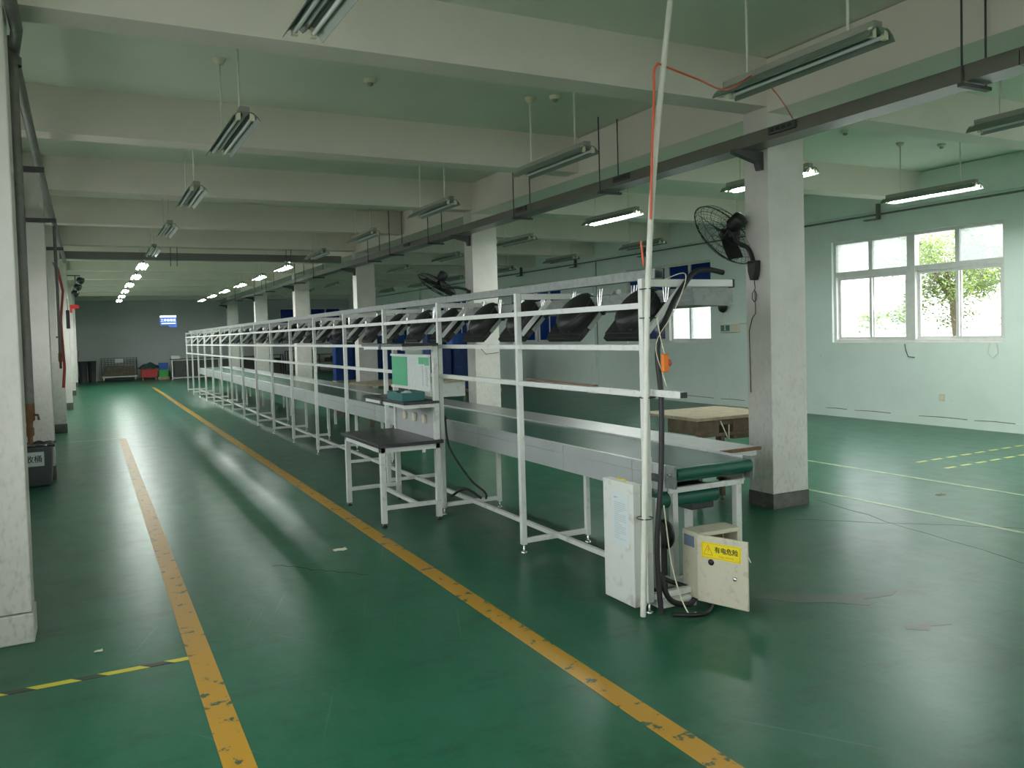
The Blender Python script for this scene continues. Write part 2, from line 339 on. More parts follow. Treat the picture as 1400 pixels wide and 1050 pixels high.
def make_window(idx, y, kinds, axis='x'):
    """two side-by-side units, each with two fixed lights above a pair of sliders; kinds: 8 pane materials"""
    root = empty_struct('window_%d' % idx, (XR+.09, y, WZ0))
    W, H = 3.0, WZ1-WZ0; tz = 1.16
    f = MB(); f.box(-.04, .05, 0, W, 0, .05).box(-.04, .05, 0, W, H-.05, H).box(-.04, .05, 0, .05, .05, H-.05).box(-.04, .05, W-.05, W, .05, H-.05)
    f.box(-.05, .06, W/2-.07, W/2+.07, .05, H-.05)
    f.box(-.04, .05, .05, W/2-.07, tz-.045, tz+.045).box(-.04, .05, W/2+.07, W-.05, tz-.045, tz+.045)
    f.build('window_frame', 'frame', root, bevel=.004)
    k = 0
    for u0, u1 in ((.05, W/2-.07), (W/2+.07, W-.05)):
        um = (u0+u1)/2
        MB().box(-.03, .04, um-.035, um+.035, tz+.045, H-.05).build('mullion', 'frame', root)
        for j, (a, b) in enumerate(((u0, um), (um, u1))):
            MB().box(0, .006, a, b, tz+.04, H-.05).build('pane', kinds[k], root); k += 1
        for j, (a, b) in enumerate(((u0, um+.03), (um-.03, u1))):
            xo = -.025 if j == 0 else .02
            s = MB(); z0, z1 = .05, tz-.045; t = .045
            s.box(xo, xo+.03, a, b, z0, z0+t).box(xo, xo+.03, a, b, z1-t, z1).box(xo, xo+.03, a, a+t, z0+t, z1-t).box(xo, xo+.03, b-t, b, z0+t, z1-t)
            so = s.build('sash', 'frame', root)
            MB().box(xo+.012, xo+.018, a+t, b-t, z0+t, z1-t).build('pane', kinds[k], so); k += 1
    MB().box(-.088, .0, -.0, W+.0, -.001, 0.006).build('window_sill', 'frame', root)
    return root
G, F, B_, D_ = 'glass', 'frost', 'blue_film', 'dark_film'
# order: near unit (top near, top far, slider near, slider far), far unit the same
make_window(1, wy[2], [F, G, G, G, F, F, G, G])
make_window(2, wy[3], [B_, B_, F, F, B_, B_, B_, F])
make_window(3, wy[4], [B_, B_, B_, B_, B_, B_, B_, B_])
make_window(4, wy[5], [B_]*8)
make_window(5, wy[6], [D_]*8)
make_window(6, wy[0], [F, G, G, F, G, F, G, G])
make_window(7, wy[1], [F, G, G, F, G, F, G, G])
def plain_window(idx, axis, c, a, b, z0, z1, kind='frost'):
    root = empty_struct('window_%d' % idx)
    def bx(mb, p0, p1, q0, q1, d0, d1):
        return mb.box(c+d0, c+d1, p0, p1, q0, q1) if axis == 'x' else mb.box(p0, p1, c+d0, c+d1, q0, q1)
    f = MB(); bx(f, a, b, z0, z0+.05, -.04, .04); bx(f, a, b, z1-.05, z1, -.04, .04)
    n = 4
    for i in range(n+1):
        p = a+(b-a)*i/n; lo, hi = max(a, p-.03), min(b, p+.03); bx(f, lo, hi, z0+.05, z1-.05, -.04, .04)
    f.build('window_frame', 'frame', root)
    for i in range(n):
        p = a+(b-a)*i/n; q = a+(b-a)*(i+1)/n; m = MB(); bx(m, p+.03, q-.03, z0+.05, z1-.05, 0, .006); m.build('pane', kind, root)
    return root
for i, (a, b, z0, z1) in enumerate(lw):
    plain_window(8+i, 'x', XL-.12, a, b, z0, z1, 'glass')
for i, (a, b, z0, z1) in enumerate(rw):
    plain_window(20+i, 'y', YN-.12, a, b, z0, z1, 'glass')
plain_window(22, 'y', YF+.06, *fw[0], kind='dark_film')

# columns, beams
CY = [-.75, 5.25, 11.35, 17.4, 23.4, 29.6, 36.0]
LYc = [-.9, 5.09, 11.18, 17.0, 23.1, 29.2, 35.4]
for i, y in enumerate(CY):
    mb = MB().box(5.23, 5.65, y, y+.29, .13, ZC-.005); c = struct(mb.build('column', 'column', bevel=.006))
    MB().box(5.226, 5.654, y-.004, y+.294, 0, .13).build('plinth', 'plinth', c)
for i, y in enumerate(LYc):
    if i == 1: continue
    c = struct(MB().box(-.98, -.41, y, y+.24, .16, ZC-.005).build('column', 'column', bevel=.006))
    MB().box(-.984, (-.41)+.004, y-.004, y+.244, 0, .16).build('plinth', 'plinth' if i > 1 else 'column', c)
c = struct(MB().box(-.98, -.33, LYc[1], LYc[1]+.235, .165, ZC-.005).build('column', 'column', bevel=.008))
MB().box(-.984, -.322, LYc[1]-.008, LYc[1]+.24, 0, .16).build('plinth', 'column', c, bevel=.008)
for y in CY[1:]:                                     # pilasters on the window wall
    struct(MB().box(XR-.10, XR, y, y+.4, 0, ZC).build('column', 'wall'))
for i in range(-2, 12):
    y = 5.25+3.03*i
    if y > 38: break
    prim = (i % 2 == 0)
    x0 = XL
    struct(MB().box(x0, 5.23, y, y+.27, ZB, ZC).build('beam', 'beam'))
    struct(MB().box(5.65, XR, y, y+.27, ZB, ZC).build('beam', 'beam'))
struct(MB().box(5.231, 5.649, YN, YF, ZB-.05, ZC-.01).build('beam', 'beam'))
struct(MB().box(XR-.09, XR, YN, YF, ZB-.08, ZC-.01).build('beam', 'wall'))
struct(MB().box(XL, XL+.3, YN, YF, ZB-.05, ZC-.01).build('beam', 'beam'))
struct(MB().box(XL, XR, YF-.35, YF, ZB, ZC-.01).build('beam', 'beam'))
# rough skirting band on the window wall
bb = MB()
struct(MB().box(XR-.012, XR, YN, YF, 0, .13).build('baseboard_right', 'wall'))
for k, (a, b) in enumerate(((5.9, 6.5), (6.9, 7.5), (7.6, 8.4), (8.9, 9.6), (9.75, 10.2), (12.2, 12.9), (13.1, 14.6), (15.3, 17.0))):
    MB().prism([(a, .128), ((a+b)/2, .134), (b, .126), (b, .134), ((a+b)/2, .145), (a, .138)], XR-.0135, XR-.0122, axis='x').build('crack', 'plinth', bpy.data.objects['wall_right'])
# doors on the left wall, seen edge on between the columns
for i, (y, wd) in enumerate([(36.3, 1.5)]):
    d = empty_struct('door_%d' % (i+1), (XL, y, 0))
    MB().box(0, .05, 0, wd, 2.1, 2.18).box(0, .05, -.08, 0, 0, 2.18).box(0, .05, wd, wd+.08, 0, 2.18).build('door_frame', 'frame', d)
    MB().box(.0, .03, 0, wd/2-.004, .01, 2.1).build('door_leaf', 'frame', d); MB().box(.0, .03, wd/2+.004, wd, .01, 2.1).build('door_leaf', 'frame', d)
    MB().tube([(.03, wd/2-.07, 1.05), (.07, wd/2-.07, 1.05), (.07, wd/2-.07, .9)], .01).build('door_handle', 'chrome', d)

# floor markings: painted and taped, each a part of the floor
def strip(name, p, q, wd, m, z=.0015):
    p = Vector((*p, 0)); q = Vector((*q, 0)); d = (q-p).normalized(); r = Vector((d.y, -d.x, 0))*wd/2
    v = [p-r, p+r, q+r, q-r]; v = [(a.x, a.y, 0) for a in v]+[(a.x, a.y, z) for a in v]
    return MB().add(v, [(0, 3, 2, 1), (4, 5, 6, 7), (0, 1, 5, 4), (1, 2, 6, 5), (2, 3, 7, 6), (3, 0, 4, 7)]).build(name, m, fl)
strip('painted_line', (1.99, -1), (1.99, 31.8), .115, 'line_y')
strip('painted_line', (.44, -1), (.44, 15.3), .115, 'line_y')
strip('painted_line', (-.35, 15.3), (.5, 15.3), .05, 'white_line')
strip('hazard_tape', (-1, 4.4), (.385, 4.4), .045, 'hazard')
strip('painted_line', (6.14, -3), (6.14, 9), .05, 'white_line')
strip('painted_line', (7.46, -3), (7.46, 9), .05, 'white_line')
for x0, y0 in ((8.3, 6.12), (8.2, 5.7)):
    for k in range(11):
        xx = x0+k*.28; strip('tape_dash', (xx, y0+.02*k*.5), (xx+.17, y0+.02*(k+.6)*.5), .045, 'yellow_dash')

# cracks and stains of their own shape on the coating
def blob(name, pts, m, z=.0008):
    n = len(pts); v = [(x, y, 0) for x, y in pts]+[(x, y, z) for x, y in pts]
    return MB().add(v, [tuple(range(n-1, -1, -1)), tuple(range(n, 2*n))]+[(i, (i+1) % n, n+(i+1) % n, n+i) for i in range(n)]).build(name, m, fl)
M['crack'] = mat('crack_dirt', (.015, .03, .02), .6); M['smear'] = mat('brown_smear', (.06, .065, .045), .4, var=(.03, .09, .05), scale=30, amt=1, var_lo=.4, var_hi=.6)
rc = random.Random(5)
for pa, pb in (((5.85, 5.35), (5.15, 2.2)), ((5.1, 4.9), (6.4, 3.6)), ((1.1, 5.9), (1.6, 5.3))):
    n_ = 14; l1 = []; l2 = []
    d = Vector((pb[0]-pa[0], pb[1]-pa[1])).normalized(); q = Vector((d.y, -d.x))
    for i in range(n_+1):
        p = Vector(pa).lerp(Vector(pb), i/n_)+q*rc.uniform(-.02, .02); w_ = rc.uniform(.0015, .005)
        l1.append(tuple(p+q*w_)); l2.append(tuple(p-q*w_))
    blob('crack', l1+l2[::-1], 'crack')
blob('stain', [(3.42, 3.62), (3.55, 3.42), (3.74, 3.30), (3.86, 3.16), (3.95, 3.18), (3.93, 3.25), (4.12, 3.21), (4.24, 3.26), (4.05, 3.31), (3.88, 3.38), (3.72, 3.46), (3.60, 3.60)], 'smear')
blob('stain', [(3.72, 2.82), (3.80, 2.74), (3.86, 2.78), (3.98, 2.74), (3.90, 2.84), (3.82, 2.82), (3.76, 2.86)], 'smear')
# ---------------------------------------------------------------- outside
tag(MB().box(-60, 90, -60, 100, -.6, -.25).build('outside_ground', 'asphalt'), kind='structure')
def tree(x, y, cz, R, n, label):
    t = thing('tree', label, 'tree', (x, y, -.25), 0, 'trees outside the window')
    MB().tube([(0, 0, 0), (.05, .03, 1.2), (0, .1, 2.2), (.1, .05, cz)], [.09, .07, .06, .03]).build('trunk', 'bark', t)
    for k in range(6):
        a = k*1.05; MB().tube([(0, .1, 2.0+.2*k*.5), (math.cos(a)*.4, math.sin(a)*.4, 2.5+.15*k), (math.cos(a)*R*.7, math.sin(a)*R*.7, cz+.2*(k % 3))], [.04, .03, .012], 6).build('branch', 'bark', t)
    v = []; f = []
    cl = [(random.gauss(0, R*.5), random.gauss(0, R*.5), cz+.25+random.gauss(0, R*.42)) for _ in range(60)]
    for i in range(n):
        c = random.choice(cl); p = Vector((c[0]+random.gauss(0, .16), c[1]+random.gauss(0, .16), c[2]+random.gauss(0, .12)))
        d = Vector((random.uniform(-1, 1), random.uniform(-1, 1), random.uniform(-.8, .4))).normalized(); s = random.uniform(.035, .065)
        e = d.orthogonal().normalized()*s*.42; o = len(v)
        v += [p, p+d*s*.5+e, p+d*s, p+d*s*.5-e]; f.append((o, o+1, o+2, o+3))
    mb = MB(); mb.add(v, f); tag(mb.build('foliage', 'leaf', t), kind='stuff')
tree(15.0, 10.15, 2.45, 1.25, 15000, 'leafy green tree close outside the clear window, right half')
ob = thing('neighbouring_building', 'white building across the yard seen through the clear window', 'building', (27, 6, -.25))
MB().box(0, 6, 0, 30, 0, 5.2).build('wall', 'outside_wall', ob); MB().box(-.25, 6.2, -.2, 30.2, 5.2, 5.5).build('roof', 'asphalt', ob)
for k in range(5): MB().box(-.06, .02, 2+6*k, 4.4+6*k, 1.4, 3.4).build('window', 'frost', ob)

# ---------------------------------------------------------------- hanging lamps
LZ = 3.2
def make_lamp(lit):
    r = thing('hanging_lamp', 'x', 'lamp')
    MB().prism([(-.035, 0), (.035, 0), (.035, .045), (-.035, .045)], -.6, .6).build('housing', 'lamp_body', r, bevel=.004)
    rf = MB()
    for s in (-1, 1):
        p = [(s*.035, .002), (s*.055, -.004), (s*.085, -.03), (s*.105, -.062), (s*.101, -.064), (s*.08, -.034), (s*.052, -.009), (s*.035, -.004)]
        rf.prism(p if s > 0 else p[::-1], -.625, .625)
    rf.prism([(-.035, 0), (0, -.032), (.035, 0)], -.625, .625)
    rf.build('reflector', 'reflector', r)
    for s in (-1, 1):
        MB().tube([(s*.048, -.58, -.035), (s*.048, .58, -.035)], .013, 8).build('tube', 'tube_on' if lit else 'tube_off', r)
        for e in (-.6, .6): MB().box(s*.048-.016, s*.048+.016, e-.014, e+.014, -.055, .0).build('lamp_holder', 'cream', r)
    top = ZC-LZ
    for e in (-.4, .4):
        MB().tube([(0, e, .04), (0, e, top)], .0085, 6).build('hanger', 'conduit', r)
    MB().lathe([(0, top-.045), (.03, top-.045), (.05, top-.01), (.05, top)], (0, .4, 0), n=12).build('ceiling_rose', 'cream', r)
    return r
lamps = {}
rows = [(1.04, 'row over the left aisle'), (3.9, 'row above the conveyor'), (6.6, 'row right of the pillars'), (9.3, 'row by the window wall')]
LIT = {0: {5, 6, 7, 8, 9, 10}, 1: {5, 6, 7, 8, 9, 10}, 2: {1, 2}, 3: {1, 0, -1}}  # first window-wall lamp, out of view, is lit to brighten that wall
for ri, (x, rn) in enumerate(rows):
    for k in range(-1 if ri > 2 else 0, 11):  # extra unseen lamp added to the window-wall row for light on the wall
        if ri == 3 and k > 8 or ri == 2 and k > 9: continue
        lit = k in LIT[ri]
        if lit not in lamps: lamps[lit] = o = make_lamp(lit)
        else: o = copy_tree(lamps[lit])
        o.location = (x+random.uniform(-.015, .015), 3.65+2.965*k+(.03 if ri else 0), LZ); o.rotation_euler = (0, 0, random.uniform(-.012, .012))
        o['label'] = '%s twin-tube hanging lamp, %s from camera in %s' % ('lit' if lit else 'unlit', ORD[k], rn) if k >= 0 else 'added lit twin-tube hanging lamp, out of view, in '+rn
        o['group'] = 'hanging lamps in the '+rn
# ceiling detectors
sm0 = None
for i, (x, y, w_) in enumerate([(2.31, 7.07, 'between the first two aisle lamps'), (8.05, 6.84, 'beside the near pillar in the window bay'), (9.9, 6.9, 'close to the window wall'), (4.11, 6.9, 'above the second conveyor lamp'), (2.3, 12.6, 'over the aisle, second bay from the camera')]):
    if not sm0:
        sm0 = o = thing('smoke_detector', '', 'detector')
        MB().lathe([(.055, 0), (.055, -.02), (.04, -.035), (.03, -.035)], n=16).build('base', 'cream', o); MB().lathe([(.03, -.034), (.022, -.055), (.0, -.06)], n=12).build('sensor_head', 'lamp_body', o)
    else: o = copy_tree(sm0)
    o.location = (x, y, ZC); o['label'] = 'small round ceiling detector '+w_; o['group'] = 'ceiling detectors'

# ---------------------------------------------------------------- cable trays
TX0, TX1, TZ0, TZ1 = 4.95, 5.16, 3.1, 3.2
t = thing('cable_tray', 'long dark steel cable tray running along the pillars', 'cable tray', (0, 0, 0))
seg = [-2, 2.95, 5.95, 8.95, 11.95, 14.95, 17.95, 21, 24, 27, 30, 33, 36]
for a, b in zip(seg, seg[1:]):
    MB().box(TX0, TX0+.004, a+.003, b-.003, TZ0, TZ1).box(TX1-.004, TX1, a+.003, b-.003, TZ0, TZ1).box(TX0, TX1, a+.003, b-.003, TZ0-.003, TZ0).box(TX0, TX1, a+.003, b-.003, TZ1-.012, TZ1-.01).build('tray_section', 'tray', t)
for y in (3.3, 7.4, 9.4, 12.4, 14.3, 15.6, 20, 22, 26, 28, 32):
    o = MB().box(TX0-.03, TX1+.05, y-.02, y+.02, TZ0-.035, TZ0-.012).tube([(TX0-.012, y, TZ0-.03), (TX0-.012, y, ZC)], .007, 6)
    if y < 30: o.tube([(TX1+.02, y, TZ0-.03), (TX1+.02, y, ZC)], .007, 6)
    o.build('hanger', 'dark', t)
for y in CY[1:]:
    MB().prism([(TX0-.04, TZ0-.004), (5.229, TZ0-.004), (5.229, TZ0-.16), (5.19, TZ0-.16), (5.17, TZ0-.1), (TX0-.04, TZ0-.035)], y+.05, y+.11).build('bracket', 'dark', t)
t = thing('cable_tray', 'dark steel cable tray crossing the aisle ceiling from wall to pillar', 'cable tray', (0, 0, 0))
for a, b in ((-.6, 1.4), (1.4, 3.3), (3.3, 4.94)):
    MB().box(a+.003, b-.003, 17.5, 17.504, 3.22, 3.36).box(a+.003, b-.003, 17.70, 17.704, 3.22, 3.36).box(a+.003, b-.003, 17.5, 17.704, 3.217, 3.22).build('tray_section', 'tray', t)
for x in (1.5, 1.62, 3.75, 3.85): MB().tube([(x, 17.48, 3.1), (x+.02, 17.48, ZC)], .007, 6).build('hanger', 'dark', t)
for k, (y, lb) in enumerate([(4.8, 'beside the near pillar'), (7.0, 'between the first and second pillar'), (9.2, 'just short of the second pillar'), (13.4, 'past the second pillar')]):
    o = thing('power_strip', 'small black socket strip on the long cable tray '+lb, 'power strip', (TX0, y, 0), group='socket strips on the cable tray')
    MB().box(-.03, -.002, -.14, .14, 3.13, 3.19).build('body', 'dark', o, bevel=.006)
    for j in range(4): MB().box(-.034, -.029, -.11+j*.06, -.07+j*.06, 3.145, 3.175).build('socket', 'black', o)

# ---------------------------------------------------------------- pipes along the left side
t = thing('water_pipe', 'long grey pipe running under the ceiling along the left columns', 'pipe', (0, 0, 0))
MB().tube([(-.285, 2, 3.42), (-.285, 5.35, 3.36), (-.33, 5.75, 3.33), (-.33, 8.2, 3.20), (-.33, 11, 3.16), (-.33, 17.3, 3.14)], .032, 10).build('pipe_run', 'pipe', t)
MB().tube([(-.33, 5.62, 3.40), (-.33, 5.62, 1.16)], .03, 12).build('drop_pipe', 'pipe', t)
MB().lathe([(.05, 0), (.05, .05), (.035, .06), (.035, .12), (.045, .13), (.045, .16)], (-.33, 5.62, 3.24), n=14).build('flange', 'pipe', t)
MB().lathe([(.031, 0), (.031, -.10), (.018, -.11), (.018, -.14), (.023, -.15), (.023, -.19), (.014, -.20), (.014, -.24)], (-.33, 5.62, 1.26), n=12).tube([(-.33, 5.62, 1.19), (-.285, 5.6, 1.19), (-.28, 5.6, 1.16)], .008, 6).build('tap', 'rust', t)
for z in (1.55, 2.55): MB().bar((-.345, 5.32, z), (-.345, 5.60, z), .012, .03).build('clip', 'dark', t)
for y, z in ((8.2, 3.12), (11.1, 3.07), (14.2, 3.06)):
    MB().bar((-.62, y, z), (-.28, y, z), .03, .05).bar((-.62, y, z-.02), (-.62, y, z+.25), .03, .05).build('wall_bracket', 'dark', t)
t = thing('water_pipe', 'thin grey drop pipe with red hose on the third left column', 'pipe', (0, 0, 0))
MB().tube([(-.33, 12.0, 3.12), (-.33, 12.0, 1.5)], .02, 8).build('drop_pipe', 'pipe', t)
MB().tube([(-.32, 12.05, 2.6), (-.27, 12.1, 2.3), (-.31, 12.05, 1.9), (-.29, 12.1, 1.3), (-.31, 12.05, 1.05)], .018, 8).build('red_hose', 'red_hose', t)
MB().lathe([(.025, 0), (.025, -.1), (.015, -.12), (.015, -.2)], (-.33, 12.0, 1.5), n=8).build('tap', 'rust', t)
for z in (1.7, 2.6): MB().bar((-.345, 11.42, z), (-.345, 11.98, z), .012, .02).build('clip', 'dark', t)
# pipe on the window wall
t = thing('conduit_pipe', 'dark conduit running along the window wall under the edge beam', 'pipe', (0, 0, 0))
MB().tube([(XR-.13, -6, 3.33), (XR-.13, 38, 3.33)], .016, 8).build('pipe_run', 'pipe', t)
for y in (9.0, 12.2, 15.2, 18.2, 21.2, 24.2, 27.2): MB().box(XR-.16, XR-.09, y-.02, y+.02, 3.25, 3.5).box(XR-.17, XR-.09, y-.02, y+.25, 3.25, 3.27).build('wall_bracket', 'pipe', t)
MB().tube([(XR-.115, 11.2, 3.33), (XR-.115, 11.2, 1.3)], .014, 8).build('drop_pipe', 'pipe', t)
MB().tube([(XR-.115, 17.25, 3.33), (XR-.115, 17.25, 1.25)], .014, 8).build('drop_pipe', 'pipe', t)

# ---------------------------------------------------------------- long rack
PX = 2.75; P0 = 3.72; NP = 17; SP = 1.5; PZ = 1.88
rack = thing('assembly_rack', 'long white tubular rack standing along the conveyor, seventeen posts in line', 'rack', (0, 0, 0))
S = .04
post0 = MB().box(-S/2, S/2, -S/2, S/2, .06, PZ).build('post', 'white_metal', rack, bevel=.004)
arm0 = MB().box(S/2+.002, .64, -S/2, S/2, PZ-.045, PZ-.003).build('arm', 'white_metal', rack, bevel=.003)
brace0 = MB().bar((S/2+.005, 0, PZ-.30), (.27, 0, PZ-.05), .03, .03).build('brace', 'white_metal', rack, bevel=.003)
foot0 = MB().box(S/2+.002, .53, -.018, .018, .07, .105).build('foot_bar', 'white_metal', rack, bevel=.003)
leg0 = MB().box(.532, .568, -.018, .018, .055, .555).build('rear_leg', 'white_metal', rack, bevel=.003)
ft0 = MB().lathe([(.022, .0), (.022, .008), (.006, .012), (.006, .06)], n=10).build('levelling_foot', 'chrome', rack)
for k in range(NP):
    y = P0+SP*k
    for src in (post0, arm0, brace0, foot0, leg0, ft0):
        if k == 0 and src is leg0: src.location = (PX, P0+SP*NP-SP, 0); continue
        if k == NP-1 and src is leg0: continue
        o = src if k == 0 else inst(src, src.name.split('.')[0], rack)
        o.location = (PX, y, 0)
    if k: inst(ft0, 'levelling_foot', rack, (PX+.55, y, 0))
rail_d = {}
for k in range(NP-1):
    y = P0+SP*k+S/2
    for key, z in (('upper', 1.73), ('middle', 1.51), ('lower', 1.25), ('floor', .088)):
        x = PX if key != 'floor' else PX+.29
        if key not in rail_d:
            mb = MB()
            if key in ('lower', 'middle'): mb.box(-.018, .022, .001, SP-S-.001, -.002, .002).box(-.018, -.014, .001, SP-S-.001, -.03, -.002)
            else: mb.box(-.016, .016, .001, SP-S-.001, -.016, .016)
            rail_d[key] = mb.mesh('rail', 'white_metal' if key != 'floor' else 'grime_white')
        o = bpy.data.objects.new('rail', rail_d[key]); C.objects.link(o); o.parent = rack
        o.location = (x, y, z); 
        if key == 'floor': o.location.y = y-S/2+.02
MB().box(PX+.022, PX+.06, 3.44, P0-S/2, 1.225, 1.262).build('rail', 'white_metal', rack)
MB().box(PX+.024, PX+.058, 3.425, 3.44, 1.228, 1.258).build('rail_cap', 'black', rack)
MB().box(PX+.64, PX+.655, P0-.02, P0+.02, PZ-.05, PZ).build('arm_cap', 'black', rack)
# channel and lamp hood carried on the arms
for a in range(8):
    y0 = P0-.02+3*a; y1 = min(y0+3, P0+SP*(NP-1)+.05)-.006
    MB().box(PX+.07, PX+.13, y0, y1, PZ, PZ+.003).box(PX+.07, PX+.073, y0, y1, PZ+.003, PZ+.055).box(PX+.127, PX+.13, y0, y1, PZ+.003, PZ+.055).build('top_channel', 'galv', rack)
    hd = MB(); pr = [(.33, PZ-.05), (.345, PZ-.15), (.64, PZ-.155), (.64, PZ-.152), (.348, PZ-.147), (.333, PZ-.05)]
    hd.prism([(PX+p[0], p[1]) for p in pr], y0, y1); hd.prism([(PX+.635, PZ-.137), (PX+.64, PZ-.137), (PX+.64, PZ-.05), (PX+.635, PZ-.05)], y0, y1)
    hd.prism([(PX+.348, PZ-.147), (PX+.635, PZ-.152), (PX+.635, PZ-.052), (PX+.335, PZ-.052)], y0, y0+.004)
    for q in (.08, .115): hd.box(PX+.325+(q-.05)*.15, PX+.34, y0, y1, PZ-q-.006, PZ-q)
    hd.build('lamp_hood', 'galv', rack)

# monitors hung from the rack, two per bay
def make_monitor():
    r = thing('hanging_monitor', '', 'monitor')       # origin: lower-left edge of the panel, local y along the rack
    a = Vector((0, 0, 0)); b = Vector((.30, 0, .31)); d = (b-a).normalized(); n = Vector((-d.z, 0, d.x))   # d up the panel, n toward the aisle (back)
    def P(s, t, h): return d*s+Vector((0, t, 0))+n*h
    L_, W_ = .40, .22
    def slab(mb, s0, s1, w0, w1, h0, h1):
        v = [P(s0, -w0, h0), P(s1, -w1, h0), P(s1, w1, h0), P(s0, w0, h0), P(s0, -w0, h1), P(s1, -w1, h1), P(s1, w1, h1), P(s0, w0, h1)]
        return mb.add(v, [(0, 3, 2, 1), (4, 5, 6, 7), (0, 1, 5, 4), (1, 2, 6, 5), (2, 3, 7, 6), (3, 0, 4, 7)])
    m = MB(); slab(m, 0, .035, .205, W_, -.022, .012); slab(m, .035, L_, W_, W_, -.022, .018); m.build('panel', 'black', r, bevel=.005)
    MB().add([P(.02, -.2, -.0235), P(L_-.02, -.2, -.0235), P(L_-.02, .2, -.0235), P(.02, .2, -.0235)], [(0, 1, 2, 3)]).build('screen', 'led', r)
    c = P(.22, 0, .018)
    MB().lathe([(.172, 0), (.168, .03), (.15, .062), (.11, .082), (0, .088)], c, n, 28).build('back_cover', 'black', r)
    vt = MB()
    for k in range(5):
        vt.ring(c+n*.055, n, .155-.024*k, .003, 24, 4)
    vt.build('vent_rings', 'dark', r)
    h = MB(); slab(h, .055, .075, .07, .07, .018, .026); h.build('handle', 'dark', r)
    e = MB(); 
    e.bar(P(.10, -W_-.012, -.004), P(.44, -W_-.012, -.004), .012, .03); e.build('side_rail', 'galv', r)
    e2 = MB().bar(P(.44, -W_-.04, -.004), P(.44, -W_+.02, -.004), .03, .03); e2.build('rail_end', 'white_metal', r)
    for s in (-W_-.012, .10):
        g = MB()
        for o_ in (-.02, 0, .02): g.tube([P(.27, s+o_*.7, .03), Vector((P(.27, 0, .03).x+.005, s+o_*1.6, .335))], .0048, 6)
        g.build('hanging_rods', 'chrome', r)
    k = P(.26, -W_-.018, -.01); MB().lathe([(.0, -.02), (.022, -.02), (.024, 0), (.016, .012), (0, .014)], k, (0, -1, 0), 12).build('knob', 'black', r)
    return r
mon = None; idx = 0
for k in range(16):
    for off in (.40, 1.12):
        y = P0+SP*k+off
        o = mon if mon else make_monitor()
        if mon: o = copy_tree(mon)
        mon = mon or o
        o.location = (PX+.165, y+.04, 1.54); o.rotation_euler = (0, random.uniform(-.02, .02), random.uniform(-.025, .025))
        o['label'] = 'black tilted monitor hung from the rack, %s from the near end' % ORD[idx]; o['group'] = 'tilted monitors hanging under the rack arms'; idx += 1

# ---------------------------------------------------------------- conveyor
conv = thing('conveyor', 'long belt conveyor with grey side panels and dark green belt', 'conveyor', (0, 0, 0))
CX0, CX1, CYA, CYB, CZ = 3.10, 3.74, 3.95, 27.9, .762
MB().box(CX0+.035, CX1-.012, CYA+.005, CYB-.02, CZ-.03, CZ-.012).build('belt', 'belt', conv)
MB().tube([(CX0+.03, CYA+.005, CZ-.052), (CX1-.012, CYA+.005, CZ-.052)], .04, 20).build('end_roller', 'drum', conv)
MB().tube([(CX0+.03, CYB-.05, CZ-.052), (CX1-.012, CYB-.05, CZ-.052)], .04, 20).build('end_roller', 'drum', conv)
MB().tube([(CX0-.10, CYA+.12, .535), (CX1-.2, CYA+.12, .535)], .052, 24).build('return_drum', 'drum', conv)
MB().tube([(CX0-.02, CYA+.005, CZ-.052), (CX0+.028, CYA+.005, CZ-.052)], .014, 10).build('axle', 'chrome', conv)
MB().tube([(CX1-.01, CYA+.005, CZ-.052), (CX1+.03, CYA+.005, CZ-.052)], .014, 10).build('axle', 'dark', conv)
y = CYA+.06; ends = [4.35]+[5.22+SP*i for i in range(15)]+[CYB]
y0 = y
for i, y1 in enumerate(ends):
    m = MB(); zl = .60 if i == 0 else .565
    m.box(CX0, CX0+.03, y0+.002, y1-.002, zl, CZ-.07).box(CX0, CX0+.03, y0+.002, y1-.002, CZ-.066, CZ-.002).box(CX0+.006, CX0+.03, y0+.002, y1-.002, CZ-.07, CZ-.066)
    m.build('side_panel', 'side_steel', conv)
    m = MB().box(CX1-.01, CX1+.01, y0+.002, y1-.002, .6, CZ-.0); m.build('side_panel', 'side_steel', conv)
    y0 = y1
for x in (CX0+.002, CX1-.01): MB().box(x, x+.02, CYA-.03, CYA+.055, .625, CZ+.004).build('end_plate', 'galv', conv, bevel=.003)
MB().box(CX0+.036, CX1-.012, CYA+.03, CYB-.1, .655, .662).build('return_belt', 'drum', conv)
MB().box(CX0+.31, CX0+.50, 4.14, 4.5, .42, .575).build('shade_block', 'dark', conv, bevel=.01)  # dark box stands in for the shadowy region right of the return drum
MB().box(CX0-.04, CX0-.002, 4.13, 4.19, .60, .80).build('roller_bracket', 'white_metal', conv, bevel=.004)
MB().box(CX0-.022, CX0-.004, 4.02, 4.12, .655, .70).tube([(CX0-.03, 4.0, .68), (CX0-.03, 4.13, .68)], .008).build('tension_screw', 'dark', conv)
MB().box(CX0+.025, CX1-.02, CYA+.04, CYA+.07, .585, .62).build('cross_beam', 'white_metal', conv, bevel=.003)
for y, x in ((CYA+.055, CX1-.07), (4.5, CX1-.06)):
    MB().box(x-.022, x+.022, y-.022, y+.022, .03, .59).box(x-.03, x+.03, y-.03, y+.03, 0, .03).build('leg', 'white_metal', conv, bevel=.003)
for i in range(5, 15, 2):
    MB().box(CX1-.08, CX1-.045, P0+SP*i-.018, P0+SP*i+.018, 0, .6).build('leg', 'white_metal', conv)
MB().box(CX0+.05, CX0+.09, 4.0, 4.04, .03, .62).build('leg', 'white_metal', conv)
